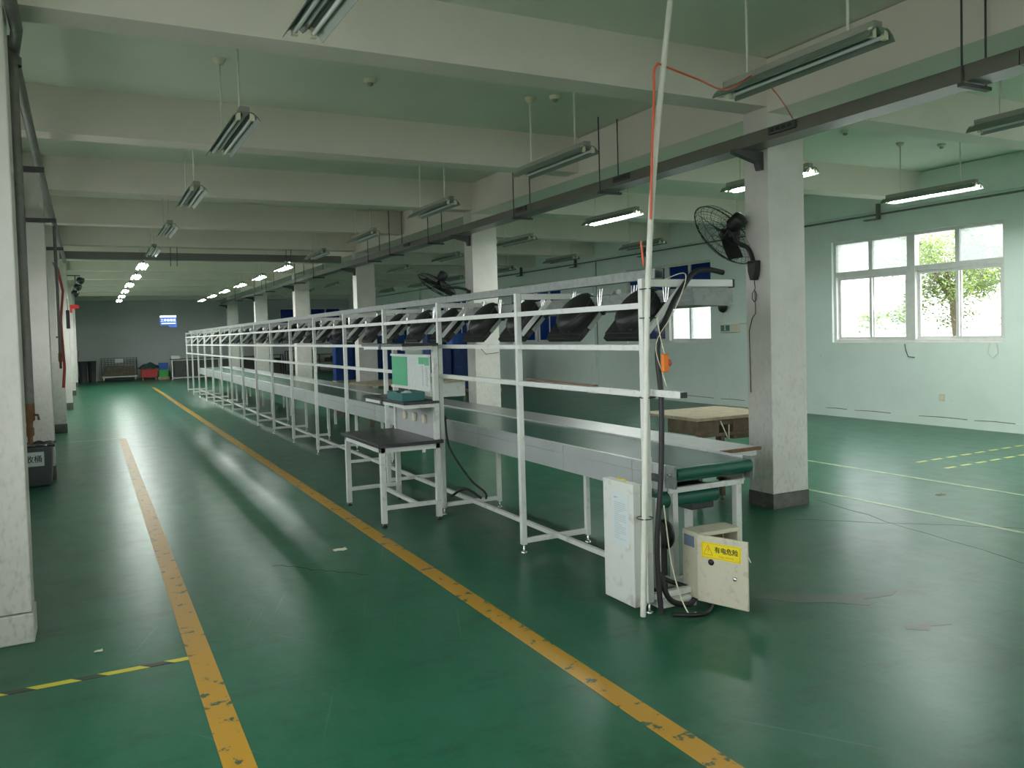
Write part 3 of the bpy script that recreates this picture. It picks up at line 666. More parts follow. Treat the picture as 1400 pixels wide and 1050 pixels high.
# worktable strip behind the belt
ws = thing('side_worktop', 'steel topped worktop running along the far edge of the green belt', 'worktop', (0, 0, 0))
m = MB().box(CX1+.02, 4.115, 4.262, CYB, CZ-.014, CZ-.002).build('steel_top', 'steel', ws)
MB().box(CX1+.02, 4.118, 4.24, 4.261, CZ-.022, CZ+.001).build('wooden_edge', 'rust', ws)
MB().box(CX1+.014, 4.10, 4.27, 4.30, CZ-.06, CZ-.016).box(CX1+.014, CX1+.05, 4.3, CYB, CZ-.06, CZ-.016).box(4.08, 4.11, 4.3, CYB, CZ-.06, CZ-.016).build('frame', 'white_metal', ws)
for i in range(1, 16, 3):
    MB().box(3.99, 4.03, 4.45+1.5*i, 4.49+1.5*i, 0, CZ-.06).build('leg', 'white_metal', ws)

# drive cover box with notice
db = thing('drive_cover', 'upright white steel cover box with pale notice at the near rack post', 'cabinet', (2.67, 3.745, 0))
MB().box(0, .055, 0, .30, .03, .73).build('box', 'grime_white', db, bevel=.005)
MB().add([(.058, 0, .05), (.058, -.0, .72), (.075, -.002, .72), (.12, -.004, .45), (.12, -.004, .1), (.075, -.002, .03), (.058, .004, .05)], [(0, 1, 2, 3, 4, 5, 6)]).box(.057, .1, .01, .03, .04, .72).build('bent_edge', 'white_metal', db)
MB().box(-.0012, 0, .045, .215, .36, .665).build('notice', 'paper', db)
tx = MB()
tx.box(-.0018, -.0012, .155, .185, .632, .638)
rr = random.Random(3)
for k in range(19):
    z = .605-.0115*k; tx.box(-.0018, -.0012, .075+rr.choice([0, 0, .03, .06]) if k % 3 else .07, .185, z, z+.0022)
tx.build('notice_text', 'text_grey', db)
MB().tube([(.01, .08, .735), (.03, .12, .74), (.02, .16, .735), (.04, .2, .738)], .004, 6).build('yellow_tie', 'yellow', db)
MB().box(-.002, -.0, .26, .285, .05, .12).build('corner_patch', 'grime_white', db)
# perforated steel upright by the drive
o = MB()
o.box(2.815, 2.818, 3.73, 3.765, .12, .64).box(2.818, 2.845, 3.73, 3.733, .12, .64)
tag(o.build('perforated_angle', 'grime_white'), 'perforated white angle iron upright beside the drive cover', 'bracket')
# motor
mo = thing('drive_motor', 'dark finned electric motor under the near conveyor end', 'motor', (0, 0, 0))
MB().lathe([(0, -.14), (.07, -.14), (.085, -.12), (.085, .05)], (3.00, 4.0, .345), (1, -.15, 0), 24).build('housing', 'dark', mo)
fn = MB()
for k in range(9): fn.ring(Vector((3.00, 4.0, .345))+Vector((1, -.15, 0)).normalized()*(-.11+.018*k), (1, -.15, 0), .086, .003, 24, 4)
fn.build('cooling_fins', 'dark', mo)
MB().lathe([(.09, .055), (.092, .08), (.08, .1), (0, .105)], (3.00, 4.0, .345), (1, -.15, 0), 24).build('fan_cover', 'black', mo)
MB().box(2.92, 3.06, 3.95, 4.05, .0, .27).build('mount', 'dark', mo)
# base frame under drive
bf = thing('floor_channel', 'low white steel channel frame between drive cover and control box', 'base frame', (0, 0, 0))
MB().box(2.80, 3.02, 3.68, 3.72, .02, .065).build('channel', 'white_metal', bf, bevel=.003)
MB().box(2.80, 3.6, 3.98, 4.02, .02, .06).build('channel', 'white_metal', bf, bevel=.003)
MB().box(2.80, 2.84, 3.721, 3.979, .02, .06).build('channel', 'white_metal', bf, bevel=.003)

# electrical control box with open door
cb = thing('control_box', 'cream electrical control box, door open, yellow danger label', 'control box', (3.03, 3.63, .05), math.radians(-4))
W_, D_2, H_ = .30, .15, .38
m = MB().box(0, .004, 0, D_2, 0, H_).box(W_-.004, W_, 0, D_2, 0, H_).box(0, W_, D_2-.004, D_2, 0, H_).box(.004, W_-.004, 0, D_2-.004, 0, .004).box(.004, W_-.004, 0, D_2-.004, H_-.004, H_)
m.box(.004, .02, 0, .004, .004, H_-.004).box(W_-.02, W_-.004, 0, .004, .004, H_-.004).box(.02, W_-.02, 0, .004, H_-.022, H_-.004)
m.build('box', 'box_cream', cb)
MB().box(.02, W_-.02, D_2-.012, D_2-.005, .02, H_-.02).build('mounting_plate', 'box_in', cb)
for j in range(3): MB().box(.05+.07*j, .10+.07*j, D_2-.06, D_2-.013, .2, .28).build('contactor', 'black', cb)
MB().box(-.002, 0, .035, .13, .29, .355).build('label_plate', 'blueprint', cb)
MB().box(.0, .02, .05, .09, -.05, 0).box(.26, .29, .05, .09, -.05, 0).build('foot', 'white_metal', cb)
dr = MB().box(0, .31, -.014, 0, 0, H_).build('door', 'box_cream', cb, bevel=.003)
dr.location = (-.002, -.004, 0); dr.rotation_euler = (0, 0, math.radians(-66))
MB().box(.03, .272, -.0156, -.0142, .255, .345).build('danger_label', 'yellow', dr)
bd = MB()
for q in ((.036, .266, .339, .3405), (.036, .266, .2595, .261)): bd.box(q[0], q[1], -.0162, -.0156, q[2], q[3])
for q in (.036, .2645): bd.box(q, q+.0015, -.0162, -.0156, .261, .339)
tri = [(.073, .331), (.046, .276), (.100, .276)]
for i in range(3):
    a, b = tri[i], tri[(i+1) % 3]; bd.bar((a[0], -.0162, a[1]), (b[0], -.0162, b[1]), .001, .003, up=(0, -1, 0) if False else (0, 0, 1))
bd.prism([(.075, .318), (.069, .300), (.074, .300), (.070, .284), (.079, .304), (.0745, .304), (.078, .318)], -.0168, -.0156)
bd.build('label_border', 'orange_ink', dr)
text('danger_text', '有电危险', .036, 'ink', dr, basis((.184, -.0158, .307), (1, 0, 0), (0, 0, 1), 0), bold=.0006)
text('danger_text', 'Danger electricity', .0125, 'orange_ink', dr, basis((.184, -.0158, .275), (1, 0, 0), (0, 0, 1), 0))
MB().lathe([(.0, 0), (.016, 0), (.018, .004), (.013, .012), (0, .013)], (.09, -.014, .235), (0, -1, 0), 16).build('lock', 'black', dr)
MB().lathe([(.0, 0), (.013, 0), (.013, .006), (.006, .012), (0, .012)], (.235, -.014, .165), (0, -1, 0), 14).build('lock', 'chrome', dr)
MB().bar((.31, -.007, .30), (.325, -.007, .27), .006, .004).build('latch_tab', 'cream', dr)

# ---------------------------------------------------------------- workstation with black tops
wt = thing('workstation', 'white framed workstation with black top and two raised black shelves beside the rack', 'table', (0, 0, 0))
X0, X1, Y0, Y1, TZ = 2.12, 2.66, 6.54, 7.62, .70
MB().box(X0-.03, X1+.015, Y0-.04, Y1+.03, TZ-.03, TZ).build('tabletop', 'tabletop', wt, bevel=.002)
MB().box(X0, X1, Y0, Y0+.03, TZ-.075, TZ-.031).box(X0, X1, Y1-.03, Y1, TZ-.075, TZ-.031).box(X0, X0+.03, Y0+.03, Y1-.03, TZ-.075, TZ-.031).build('apron', 'white_metal', wt)
for x, y in ((X0, Y0), (X0, Y1-.045)):
    MB().box(x, x+.045, y, y+.045, .03, TZ-.031).build('leg', 'white_metal', wt, bevel=.003)
for x, y in ((X1-.045, Y0), (X1-.045, Y1-.045)):
    MB().box(x, x+.045, y, y+.045, .03, 1.50).build('upright', 'grime_white', wt, bevel=.003)
for x in (X0, X1-.045):
    for y in (Y0, Y1-.045): MB().lathe([(.024, 0), (.024, .01), (.006, .014), (.006, .032)], (x+.022, y+.022, 0), n=10).build('levelling_foot', 'black', wt)
for y in (Y0+.005, Y1-.04): MB().box(X0+.045, X1-.045, y, y+.035, .14, .175).build('stretcher', 'white_metal', wt, bevel=.003)
MB().box((X0+X1)/2+.04, (X0+X1)/2+.075, Y0+.04, Y1-.04, .142, .172).build('stretcher', 'white_metal', wt, bevel=.003)
for z, xa in ((1.035, 2.33), (1.53, 2.33)):
    MB().box(xa, X1-.005 if z < 1.2 else X1, Y0-.02, Y1+.05, z-.022, z).build('shelf', 'tabletop', wt, bevel=.003)
    MB().box(xa+.01, X1-.046, Y0, Y0+.03, z-.055, z-.023).box(xa+.01, X1-.046, Y1-.03, Y1, z-.055, z-.023).box(xa+.01, xa+.04, Y0+.03, Y1-.03, z-.05, z-.023).build('shelf_frame', 'white_metal', wt)
    MB().box(xa-.004, xa, Y0+.55, Y0+.60, z-.05, z).build('shelf_clip', 'dark', wt)
MB().box(X1-.03, X1-.015, Y0+.046, Y1-.046, .70, .985).build('back_panel', 'side_steel', wt)
for y in (6.80, 7.05, 7.30): MB().box(X1-.055, X1-.031, y-.028, y+.028, .82, .895).build('socket', 'cream', wt, bevel=.004)
nb = thing('notice_board', 'green and white notice board framed on the workstation uprights', 'board', (0, 0, 0))
BX = X1-.05
MB().box(BX-.012, BX-.002, Y0+.05, Y1-.05, 1.13, 1.41).build('sheet', 'board_white', nb)
for q in ((7.14, Y1-.06, 1.135), (6.60, 6.70, 1.335), (6.72, 6.84, 1.345)): MB().box(BX-.016, BX-.0125, q[0], q[1], q[2], 1.405).build('green_panel', 'board_green', nb)
MB().box(BX-.024, BX, Y0+.046, Y1-.046, 1.41, 1.43).box(BX-.024, BX, Y0+.046, Y1-.046, 1.11, 1.13).build('frame', 'white_metal', nb)
tl = MB()
for k in range(9):
    tl.box(BX-.0135, BX-.012, 6.66+.0*k, 6.68, 1.16+.018*k, 1.168+.018*k)
tl.box(BX-.0135, BX-.012, 6.75, 6.753, 1.15, 1.33).box(BX-.0135, BX-.012, 6.64, 6.643, 1.15, 1.33)
tl.build('table_print', 'text_grey', nb)
tr = thing('parts_tray', 'dark teal plastic tray with scrap paper on the raised black shelf', 'tray', (2.47, 6.86, 1.036), 0)
W3, L3, H3 = .10, .20, .07
MB().box(-W3, W3, -L3, L3, 0, .006).box(-W3, -W3+.006, -L3, L3, .006, H3).box(W3-.006, W3, -L3, L3, .006, H3).box(-W3+.006, W3-.006, -L3, -L3+.006, .006, H3).box(-W3+.006, W3-.006, L3-.006, L3, .006, H3).build('tray', 'teal', tr)
MB().grid(lambda u, v: (-.08+.15*u, -.16+.3*v, .05+.03*math.sin(5*u+1)*math.sin(7*v)), 6, 8).build('paper', 'paper', tr)

# ---------------------------------------------------------------- pole, hoses, cords at the near end
tag(MB().tube(smooth([(2.665, 3.665, .01), (2.70, 3.66, .9), (2.745, 3.66, 1.88), (2.83, 3.66, 2.7), (2.97, 3.60, ZC)]), .0165, 12).build('conduit_pole', 'conduit'), 'white conduit pole leaning from floor to ceiling at the near rack post', 'pole')
tag(MB().tube(smooth([(2.74, 3.60, .03), (2.735, 3.61, .2), (2.735, 3.615, .45), (2.77, 3.615, .8), (2.795, 3.63, 1.2), (2.79, 3.645, 1.5), (2.90, 3.66, 1.72), (3.0, 3.67, 1.84), (3.08, 3.67, 1.915), (3.18, 3.67, 1.93), (3.29, 3.67, 1.915)]), .0155, 10).build('cable_hose', 'black'), 'thick black cable hose running up the near post and over the arm', 'hose')
for z, x in ((.55, 2.70), (1.22, 2.735), (1.66, 2.75), (1.82, 2.755)):
    tag(MB().ring((x+.005, 3.685, z), (0, 0, 1), .045, .003, 20, 4).build('cable_tie', 'ink'), 'black cable tie around pole and near post at %s height' % {.55: 'knee', 1.22: 'chest', 1.66: 'shoulder', 1.82: 'head'}[z], 'cable tie', 'cable ties on the near post')
tag(MB().tube(smooth([(2.80, 3.63, 1.86), (2.99, 3.64, 1.9), (2.90, 3.63, 1.7), (2.76, 3.62, 1.52), (2.80, 3.62, 1.35), (2.81, 3.60, 1.28)]), .0025, 6).build('thin_wire', 'cream'), 'thin pale wire wrapped around the arm and hanging by the post', 'wire')
tag(MB().tube(smooth([(2.85, 3.7, .6), (2.86, 3.66, .3), (2.87, 3.6, .12), (2.89, 3.55, .02), (2.95, 3.56, .012)]), .004, 6).build('thin_wire', 'cream'), 'thin white wire trailing to the floor beside the perforated angle', 'wire')
tag(MB().tube(smooth([(2.75, 3.62, .25), (2.80, 3.6, .1), (2.95, 3.62, .04), (3.1, 3.72, .035), (3.3, 3.75, .03)]), .016, 8).tube(smooth([(2.84, 3.85, .3), (2.9, 3.8, .16), (3.02, 3.74, .10), (3.12, 3.72, .042)]), .014, 8).tube(smooth([(2.80, 3.58, .02), (2.95, 3.50, .02), (3.1, 3.6, .02), (3.2, 3.72, .02)]), .012, 8).build('power_cables', 'black'), 'black power cables tangled on the floor around the control box', 'cables')
tag(MB().tube(smooth([(2.97, 4.45, .57), (2.93, 4.35, .5), (2.80, 4.2, .3), (2.74, 4.1, .08)]), .016, 8).build('black_strap', 'black'), 'black hose hanging behind the white drive cover', 'hose')
tag(MB().tube(smooth([(2.80, 6.76, .86), (2.81, 6.7, .6), (2.95, 6.6, .32), (3.05, 6.5, .2), (3.06, 6.5, .14)]), .010, 8).tube(smooth([(2.9, 6.9, .12), (2.97, 6.75, .2), (3.06, 6.6, .13)]), .012, 8).build('power_cables', 'black'), 'black power cable looped under the conveyor beside the workstation', 'cables')
tag(MB().lathe([(0, 0), (.018, 0), (.02, .01), (0, .02)], (2.79, 6.735, .86), (0, -1, 0), 12).build('rubber_knob', 'black'), 'round black knob on the rack post next to the workstation', 'knob')
og = thing('orange_switch', 'orange pendant switch hanging behind the near rack post', 'switch', (2.80, 3.60, 1.36))
MB().box(-.018, .022, -.012, .012, 0, .10).build('body', 'orange', og, bevel=.006); MB().lathe([(.0, 0), (.02, 0), (.018, .014), (0, .016)], (.022, 0, .05), (1, 0, 0), 12).build('button', 'red_hose', og)
MB().tube(smooth([(0, 0, .1), (-.02, .01, .2), (-.03, .02, .3)]), .003, 6).build('cord', 'cream', og)
oc = MB()
oc.tube(smooth([(2.835, 3.645, 3.05), (3.15, 3.7, 3.02), (3.5, 3.85, 3.04), (3.88, 4.02, 3.22)]), .006, 8).tube(smooth([(2.83, 3.64, 3.05), (2.80, 3.64, 3.0), (2.795, 3.64, 2.85), (2.775, 3.645, 2.5), (2.76, 3.645, 2.2)]), .007, 8)
oc.tube(smooth([(2.71, 3.67, 2.08), (2.73, 3.68, 1.95)]), .006, 6)
oc.tube(smooth([(3.9, 3.96, 3.2), (4.3, 4.2, 3.17), (4.93, 4.68, 3.2)]), .005, 6)
tag(oc.build('extension_cable', 'orange_cord'), 'orange cord from white pole across to the lamp and cable tray', 'cord')
ws_ = tag(MB().bar((PX-.01, 4.2, 1.262), (PX+.0, 5.1, 1.27), .03, .008).build('wood_lath', 'rust'), 'thin reddish wooden lath lying on the lower rack rail', 'lath')

# ---------------------------------------------------------------- industrial fans on the pillars
def make_fan(loc, ax, label, mount, cordlen=1.0, R=.33):
    r = thing('wall_fan', label, 'fan', (0, 0, 0), group='black industrial fans on the pillars')
    c = Vector(loc); ax = Vector(ax).normalized(); u = ax.orthogonal().normalized(); q = ax.cross(u)
    prof = [(.06, .085), (.15, .08), (.24, .06), (.30, .03), (.33, 0), (.30, -.05), (.22, -.085), (.12, -.10), (.07, -.10)]
    for nm, pr in (('front_guard', prof[:5]), ('rear_guard', prof[4:])):
        g = MB()
        for k in range(36):
            t0 = 2*PI*k/36; dd = lambda t: u*math.cos(t)+q*math.sin(t)
            g.tube([c+dd(t0+.05*i)*a*R/.33+ax*h for i, (a, h) in enumerate(pr)], .0014, 3, cap=False)
        for a, h in pr: g.ring(c+ax*h, ax, a*R/.33, .0022 if a < .33 else .006, 36, 4)
        g.build(nm, 'black', r)
    for b in range(3):
        t0 = b*2*PI/3+.5; pts = []
        def bl(s, w_, t0=t0):
            rad = .05+.24*s; wd = (.05+.10*s-.07*s*s)*(w_-.5)*2; d = u*math.cos(t0)+q*math.sin(t0); e = ax.cross(d)
            return c+d*rad+e*wd*.7+ax*(.035*(w_-.5)*2-.01)
        MB().grid(bl, 8, 4).build('blade', 'black', r)
    MB().lathe([(0, .03), (.05, .025), (.055, -.02), (.05, -.03), (.028, -.032), (.028, -.1)], c, ax, 16).build('hub', 'black', r)
    MB().lathe([(.04, -.09), (.065, -.10), (.072, -.12), (.072, -.20), (.066, -.225), (.03, -.24), (0, -.24)], c, ax, 22).box(*sum(([v_-.03, v_+.03] for v_ in (c-ax*.13)-Vector((0, 0, .07))), [])).build('motor', 'black', r)
    m = Vector(mount); k0 = c-ax*.13-Vector((0, 0, .09))
    MB().tube(smooth([k0, k0+Vector((.02, -.01, -.06)), (k0*.5+m*.5)+Vector((.03, 0, .03)), m+Vector((-.045, 0, .07)), m+Vector((-.05, 0, .0))]), .02, 10).build('bracket_arm', 'black', r)
    MB().prism([(m.y-.05, m.z+.07), (m.y+.05, m.z+.07), (m.y+.045, m.z-.02), (m.y+.02, m.z-.10), (m.y-.02, m.z-.10), (m.y-.045, m.z-.02)], m.x-.07, m.x-.002, axis='x').build('wall_plate', 'black', r, bevel=.008)
    p = m+Vector((-.035, 0, -.09))
    lp = [p, p+Vector((0, -.01, -.08))]+[p+Vector((.0, .03*math.sin(t), -.15+.05*math.cos(t))) for t in (0, 1, 2, 3, 4, 5, 6)]+[p+Vector((.01, 0, -.3)), p+Vector((.0, .03, -.34)), p+Vector((.0, .07, -.45)), p+Vector((.025, .09, -cordlen))]
    MB().tube(lp, .004, 6).build('cord', 'black', r)
    return r
make_fan((5.07, 5.63, 2.42), (-.14, .78, -.54), 'large black wall fan mounted on the nearest white pillar', (5.228, 5.40, 2.10))
make_fan((4.72, 11.55, 2.34), (-.42, .35, -.85), 'large black wall fan mounted on the second white pillar', (5.228, 11.48, 2.2), .5)

# things on the nearest pillar and the window wall
o = thing('pull_switch', 'small green handle with orange string on the near pillar right edge', 'switch', (5.66, 5.40, 1.42))
MB().box(-.005, .03, -.01, .01, -.008, .008).build('handle', 'drum', o); MB().tube([(.0, 0, .09), (.018, 0, .04), (.02, 0, -.04), (.005, 0, -.14)], .004, 6).build('string', 'orange_cord', o)
o = thing('exit_light', 'small emergency light box with teal sign beside the second window', 'exit sign', (XR, 12.6, 1.48))
MB().box(-.06, 0, -.28, .22, 0, .17).build('body', 'cream', o, bevel=.01); MB().box(-.064, -.0605, -.06, .20, .03, .15).build('sign_face', 'teal', o)
MB().prism([(.05, .05), (.10, .05), (.085, .09), (.095, .14), (.055, .14), (.065, .09)], -.067, -.0645, axis='x').build('figure', 'cream', o)
MB().tube([(-.02, -.28, .18), (-.02, -1.0, .18)], .012, 6).build('conduit', 'conduit', o)
o = thing('spot_lamp', 'twin dark emergency spotlight on the wall above the small sign', 'lamp', (XR, 12.72, 1.95))
MB().box(-.04, 0, -.05, .05, .1, .3).build('body', 'dark', o, bevel=.01)
for z, rr_ in ((.3, .06), (.05, .12)): MB().lathe([(0, 0), (rr_, .01), (rr_*.9, .05), (0, .07)], (-.05, 0, z), (-1, 0, 0), 16).build('lens', 'black', o)
MB().tube([(-.03, .03, 0), (-.03, .08, -.2), (-.03, .06, -.3)], .006, 6).build('cord', 'cream', o)
o = thing('wall_socket', 'square wall socket low on the mint wall under the clear window', 'socket', (XR, 8.01, .44))
MB().box(-.012, 0, -.05, .05, -.05, .05).build('plate', 'cream', o, bevel=.004); MB().box(-.014, -.012, -.02, .02, -.02, .02).build('cover', 'frame', o)
tag(MB().tube([(XR-.03, 7.25, 1.26), (XR-.03, 7.28, 1.12), (XR-.03, 7.2, 1.05), (XR-.03, 7.13, 1.12), (XR-.03, 7.15, 1.26)], .006, 6).build('cord_loop', 'conduit'), 'looped blind cord hanging below the right end of the clear window', 'cord')
tag(MB().tube([(XR-.03, 8.62, 1.25), (XR-.03, 8.6, 1.15), (XR-.03, 8.56, 1.05), (XR-.03, 8.45, 1.04)], .007, 6).build('cut_cable', 'dark'), 'short cut cable poking from the wall below the middle of the clear window', 'cable')
tag(MB().tube([(5.15, 11.32, 1.75), (5.18, 11.30, 1.5), (5.4, 11.32, 1.28), (5.62, 11.33, 1.3)], .005, 6).build('loose_cable', 'dark'), 'loose dark cable draped across the front of the second pillar', 'cable')

# ---------------------------------------------------------------- tables and clutter beyond the conveyor
bt = thing('old_workbench', 'dirty brown wooden workbench beside the nearest pillar', 'table', (0, 0, 0))
MB().box(4.80, 5.75, 5.72, 6.55, .755, .785).build('top', 'wood', bt, bevel=.004)
MB().box(4.84, 5.10, 5.78, 6.2, .62, .754).build('drawer', 'brown', bt, bevel=.004); MB().box(5.27, 5.72, 5.78, 6.3, .56, .754).build('drawer', 'brown', bt, bevel=.004)
MB().box(4.84, 5.72, 5.76, 5.779, .60, .63).box(5.101, 5.269, 5.78, 5.80, .70, .754).build('apron', 'brown', bt)
for x, y in ((4.84, 5.76), (5.68, 5.80), (5.16, 5.82), (4.84, 6.45), (5.68, 6.45)): MB().box(x-.02, x+.02, y-.02, y+.02, .04, .56 if x > 5.5 else .62).lathe([(.02, 0), (.02, .01), (.006, .015), (.006, .04)], (x, y, 0), n=8).build('leg', 'brown', bt)
MB().box(5.14, 5.7, 5.80, 5.83, .18, .21).build('stretcher', 'brown', bt)
MB().tube([(5.10, 5.76, .74), (5.14, 5.72, .6), (5.18, 5.74, .56), (5.2, 5.76, .7)], .006, 6).build('cable', 'cream', bt)
wb = thing('plywood_table', 'pale plywood-topped table behind the conveyor before the third pillar', 'table', (0, 0, 0))
MB().box(4.3, 6.3, 13.9, 15.0, .72, .76).build('top', 'wood', wb); MB().box(4.9, 5.35, 13.95, 14.5, .56, .719).build('drawer', 'brown', wb); MB().lathe([(0, 0), (.02, 0), (0, .02)], (5.1, 13.95, .64), (0, -1, 0), 8).build('knob', 'cream', wb)
MB().box(5.4, 6.2, 13.95, 13.98, .45, .719).build('side_panel', 'grime_white', wb)
for x, y in ((4.4, 14), (6.2, 14), (4.4, 14.9), (6.2, 14.9)): MB().box(x-.025, x+.025, y-.025, y+.025, 0, .72).build('leg', 'brown', wb)
pl = thing('wooden_pallet', 'small wooden pallet on the floor beyond the conveyor', 'pallet', (4.5, 16.2, 0))
for k in range(5): MB().box(0, .9, .2*k, .2*k+.14, .10, .12).build('slat', 'brown', pl)
for k in range(3): MB().box(.02+.4*k, .1+.4*k, 0, .94, 0, .10).build('bearer', 'brown', pl)
# crates, stacked against the window wall
def make_crate(m):
    r = thing('plastic_crate', '', 'crate'); a, b, h, t_ = .6, .42, .295, .012
    s = MB().box(0, a, 0, b, 0, .012).box(0, t_, 0, b, .012, h).box(a-t_, a, 0, b, .012, h).box(t_, a-t_, 0, t_, .012, h).box(t_, a-t_, b-t_, b, .012, h); s.build('body', m, r)
    rb = MB().box(-.008, a+.008, -.008, 0, h-.03, h).box(-.008, 0, 0, b, h-.03, h).box(-.008, a+.008, -.005, 0, .09, .1)
    for k in range(5): rb.box(.02+.138*k, .03+.138*k, -.006, 0, .02, h-.03)
    for k in range(3): rb.box(-.006, 0, .05+.14*k, .06+.14*k, .02, h-.03)
    rb.build('ribs', m, r); return r
cr = {}
stacks = [(7.45, 27.5, 5, 'blue_crate'), (7.95, 27.6, 5, 'blue_bright'), (8.1, 26.9, 5, 'blue_crate'), (8.7, 27.0, 5, 'blue_crate'), (9.3, 27.4, 6, 'blue_bright'),
          (9.55, 23.6, 4, 'blue_crate'), (9.0, 22.9, 5, 'blue_crate'), (9.5, 21.0, 5, 'blue_crate'), (8.9, 20.8, 5, 'blue_bright'), (8.0, 20.2, 4, 'blue_crate'), (8.65, 20.1, 4, 'blue_crate'), (9.3, 19.9, 4, 'blue_crate')]
pal = None
for si, (x, y, n, m) in enumerate(stacks):
    for k in range(n):
        mm = m
        if si in (4, 7) and k >= n-1: mm = 'green_crate'
        if si == 4 and k == 1: mm = 'green_crate'
        if mm not in cr: cr[mm] = o = make_crate(mm)
        else: o = copy_tree(cr[mm])
        o.location = (x, y, .13+.3*k); col = {'blue_crate': 'dark blue', 'blue_bright': 'bright blue', 'green_crate': 'green'}[mm]
        pos = 'topmost' if k == n-1 else ('bottom' if k == 0 else ORD[k]+' up')
        o['label'] = '%s plastic crate, %s in %s crate stack from the far end' % (col, pos, ORD[[0, 1, 2, 3, 4, 5, 6, 7, 8, 9, 10, 11][si]]); o['group'] = 'stacked crates by the window wall'
    p = thing('wooden_pallet', 'pale pallet under the %s crate stack from the far end' % ORD[si], 'pallet', (x-.02, y-.02, 0), group='pallets under the crates')
    for j in range(3): MB().box(0, .64, .18*j, .18*j+.1, .10, .125).build('slat', 'wood', p)
    for j in range(2): MB().box(0+.55*j, .09+.55*j, 0, .46, 0, .10).build('bearer', 'wood', p)

# ---------------------------------------------------------------- far end clutter
t = thing('cage_trolley', 'grey wire cage trolley with a white label at the far wall', 'trolley', (.45, 38.3, 0))
MB().box(0, 1.35, 0, .8, .18, .22).build('deck', 'white_metal', t)
for sx in (0.06, 1.27):
    for sy in (.08, .7): MB().lathe([(0, -.02), (.07, -.02), (.07, .02), (0, .02)], (sx, sy, .09), (1, 0, 0), 12).box(sx-.03, sx+.03, sy-.03, sy+.03, .14, .18).build('caster', 'cream', t)
g = MB()
for yy in (0, .8):
    for k in range(12): g.tube([(.0+1.35*k/11, yy, .22), (1.35*k/11, yy, .98)], .008, 4)
    for k in range(9): g.tube([(0, yy, .3+.085*k), (1.35, yy, .3+.085*k)], .008, 4)
for xx in (0, 1.35):
    for k in range(5): g.tube([(xx, .8*k/4, .22), (xx, .8*k/4, .98)], .008, 4)
    g.tube([(xx, 0, .98), (xx, .8, .98)], .014, 4)
g.build('cage', 'pipe', t); MB().box(.1, 1.25, .15, .7, .22, .62).build('load', 'brown', t); MB().box(.5, .82, -.02, -.01, .80, .95).build('label', 'paper', t)
for i, (x, m, lb) in enumerate([(-.35, 'bin', 'tall grey bin in the far left corner'), (-.02, 'dark', 'second tall grey bin in the far left corner, next to the cage')]):
    o = thing('tall_bin', lb, 'bin', (x+.1, 38.3+.2*i, 0), group='tall bins in the far corner'); MB().lathe([(.13, 0), (.17, .86), (.185, .87), (.185, .9), (.16, .9), (.12, .02), (0, .02)], n=20).build('body', m, o); MB().ring((0, 0, .88), (0, 0, 1), .18, .012).build('rim', m, o)
rb = thing('red_basket', 'red plastic basket heaped with dark green cloth at the far wall', 'basket', (1.95, 38.2, 0))
MB().box(0, .62, 0, .45, .12, .14).box(0, .02, 0, .45, .14, .55).box(.6, .62, 0, .45, .14, .55).box(.02, .6, 0, .02, .14, .55).box(.02, .6, .43, .45, .14, .55).build('basket', 'red_crate', rb)
for sx in (.06, .56): MB().lathe([(0, -.015), (.06, -.015), (.06, .015), (0, .015)], (sx, .08, .06), (1, 0, 0), 10).build('caster', 'cream', rb)
MB().grid(lambda u, v: (-.12+.9*u, -.1+.65*v, .50+.24*math.sin(PI*u)*math.sin(PI*v)+.03*math.sin(17*u+9*v)), 14, 10).build('cloth', 'cloth', rb)
for k, (m, z, lb) in enumerate([('green_crate', .12, 'green crate at the far wall beside the red basket'), ('blue_bright', .42, 'blue crate on top of the green crate at the far wall')]):
    o = copy_tree(cr[m]); o.location = (2.65, 38.2, z); o.scale = (.6, 1, 1); o['label'] = lb; o['group'] = 'crates at the far wall'
o = thing('wooden_pallet', 'low pallet under the green crate at the far wall', 'pallet', (2.6, 38.2, 0)); MB().box(0, .45, 0, .42, .1, .118).build('slat', 'wood', o); MB().box(0, .45, 0, .1, 0, .1).build('bearer', 'wood', o)
dt = thing('far_workbench', 'dark workbench with white metal frame in front of the far wall', 'table', (3.1, 37.6, 0))
MB().box(0, 3.9, 0, .9, .84, .88).build('top', 'brown', dt); MB().box(.1, 3.8, .1, .85, .12, .80).build('dark_load', 'dark', dt)
MB().box(0, 3.9, 0, .04, .04, .09).box(0, 3.9, .04, .08, .80, .839).build('frame', 'white_metal', dt)
for x in (0, 1.9, 3.86): MB().box(x, x+.05, -.0, .05, .0 if False else .0, .80).build('leg', 'white_metal', dt)
bx = thing('white_box', 'small white box standing on the end of the far workbench', 'box', (3.1, 37.7, .88)); MB().box(0, .35, 0, .3, 0, .12).build('body', 'paper', bx); MB().box(.01, .34, .01, .29, .12, .13).build('lid', 'paper', bx)
for i, (x, y, w_, h) in enumerate([(6.9, 38.1, 1.0, .9), (8.1, 38.2, 1.2, 1.05), (9.5, 38.0, 1.2, .85)]):
    o = thing('storage_rack', 'dark cluttered storage rack at the far wall, %s from the aisle' % ORD[i], 'rack', (x, y, 0), group='storage racks at the far wall')
    for zz in (.1, .5, h): MB().box(0, w_, 0, .6, zz-.03, zz).build('shelf', 'brown', o)
    for sx in (0, w_-.04):
        for sy in (0, .56): MB().box(sx, sx+.04, sy, sy+.04, 0, h-.03).build('post', 'dark', o)
    for k in range(3): MB().box(.08+.3*k, .28+.3*k, .08, .5, .5, .5+.12+.06*k).build('box', ['cardboard', 'dark', 'black'][k], o, bevel=.01)
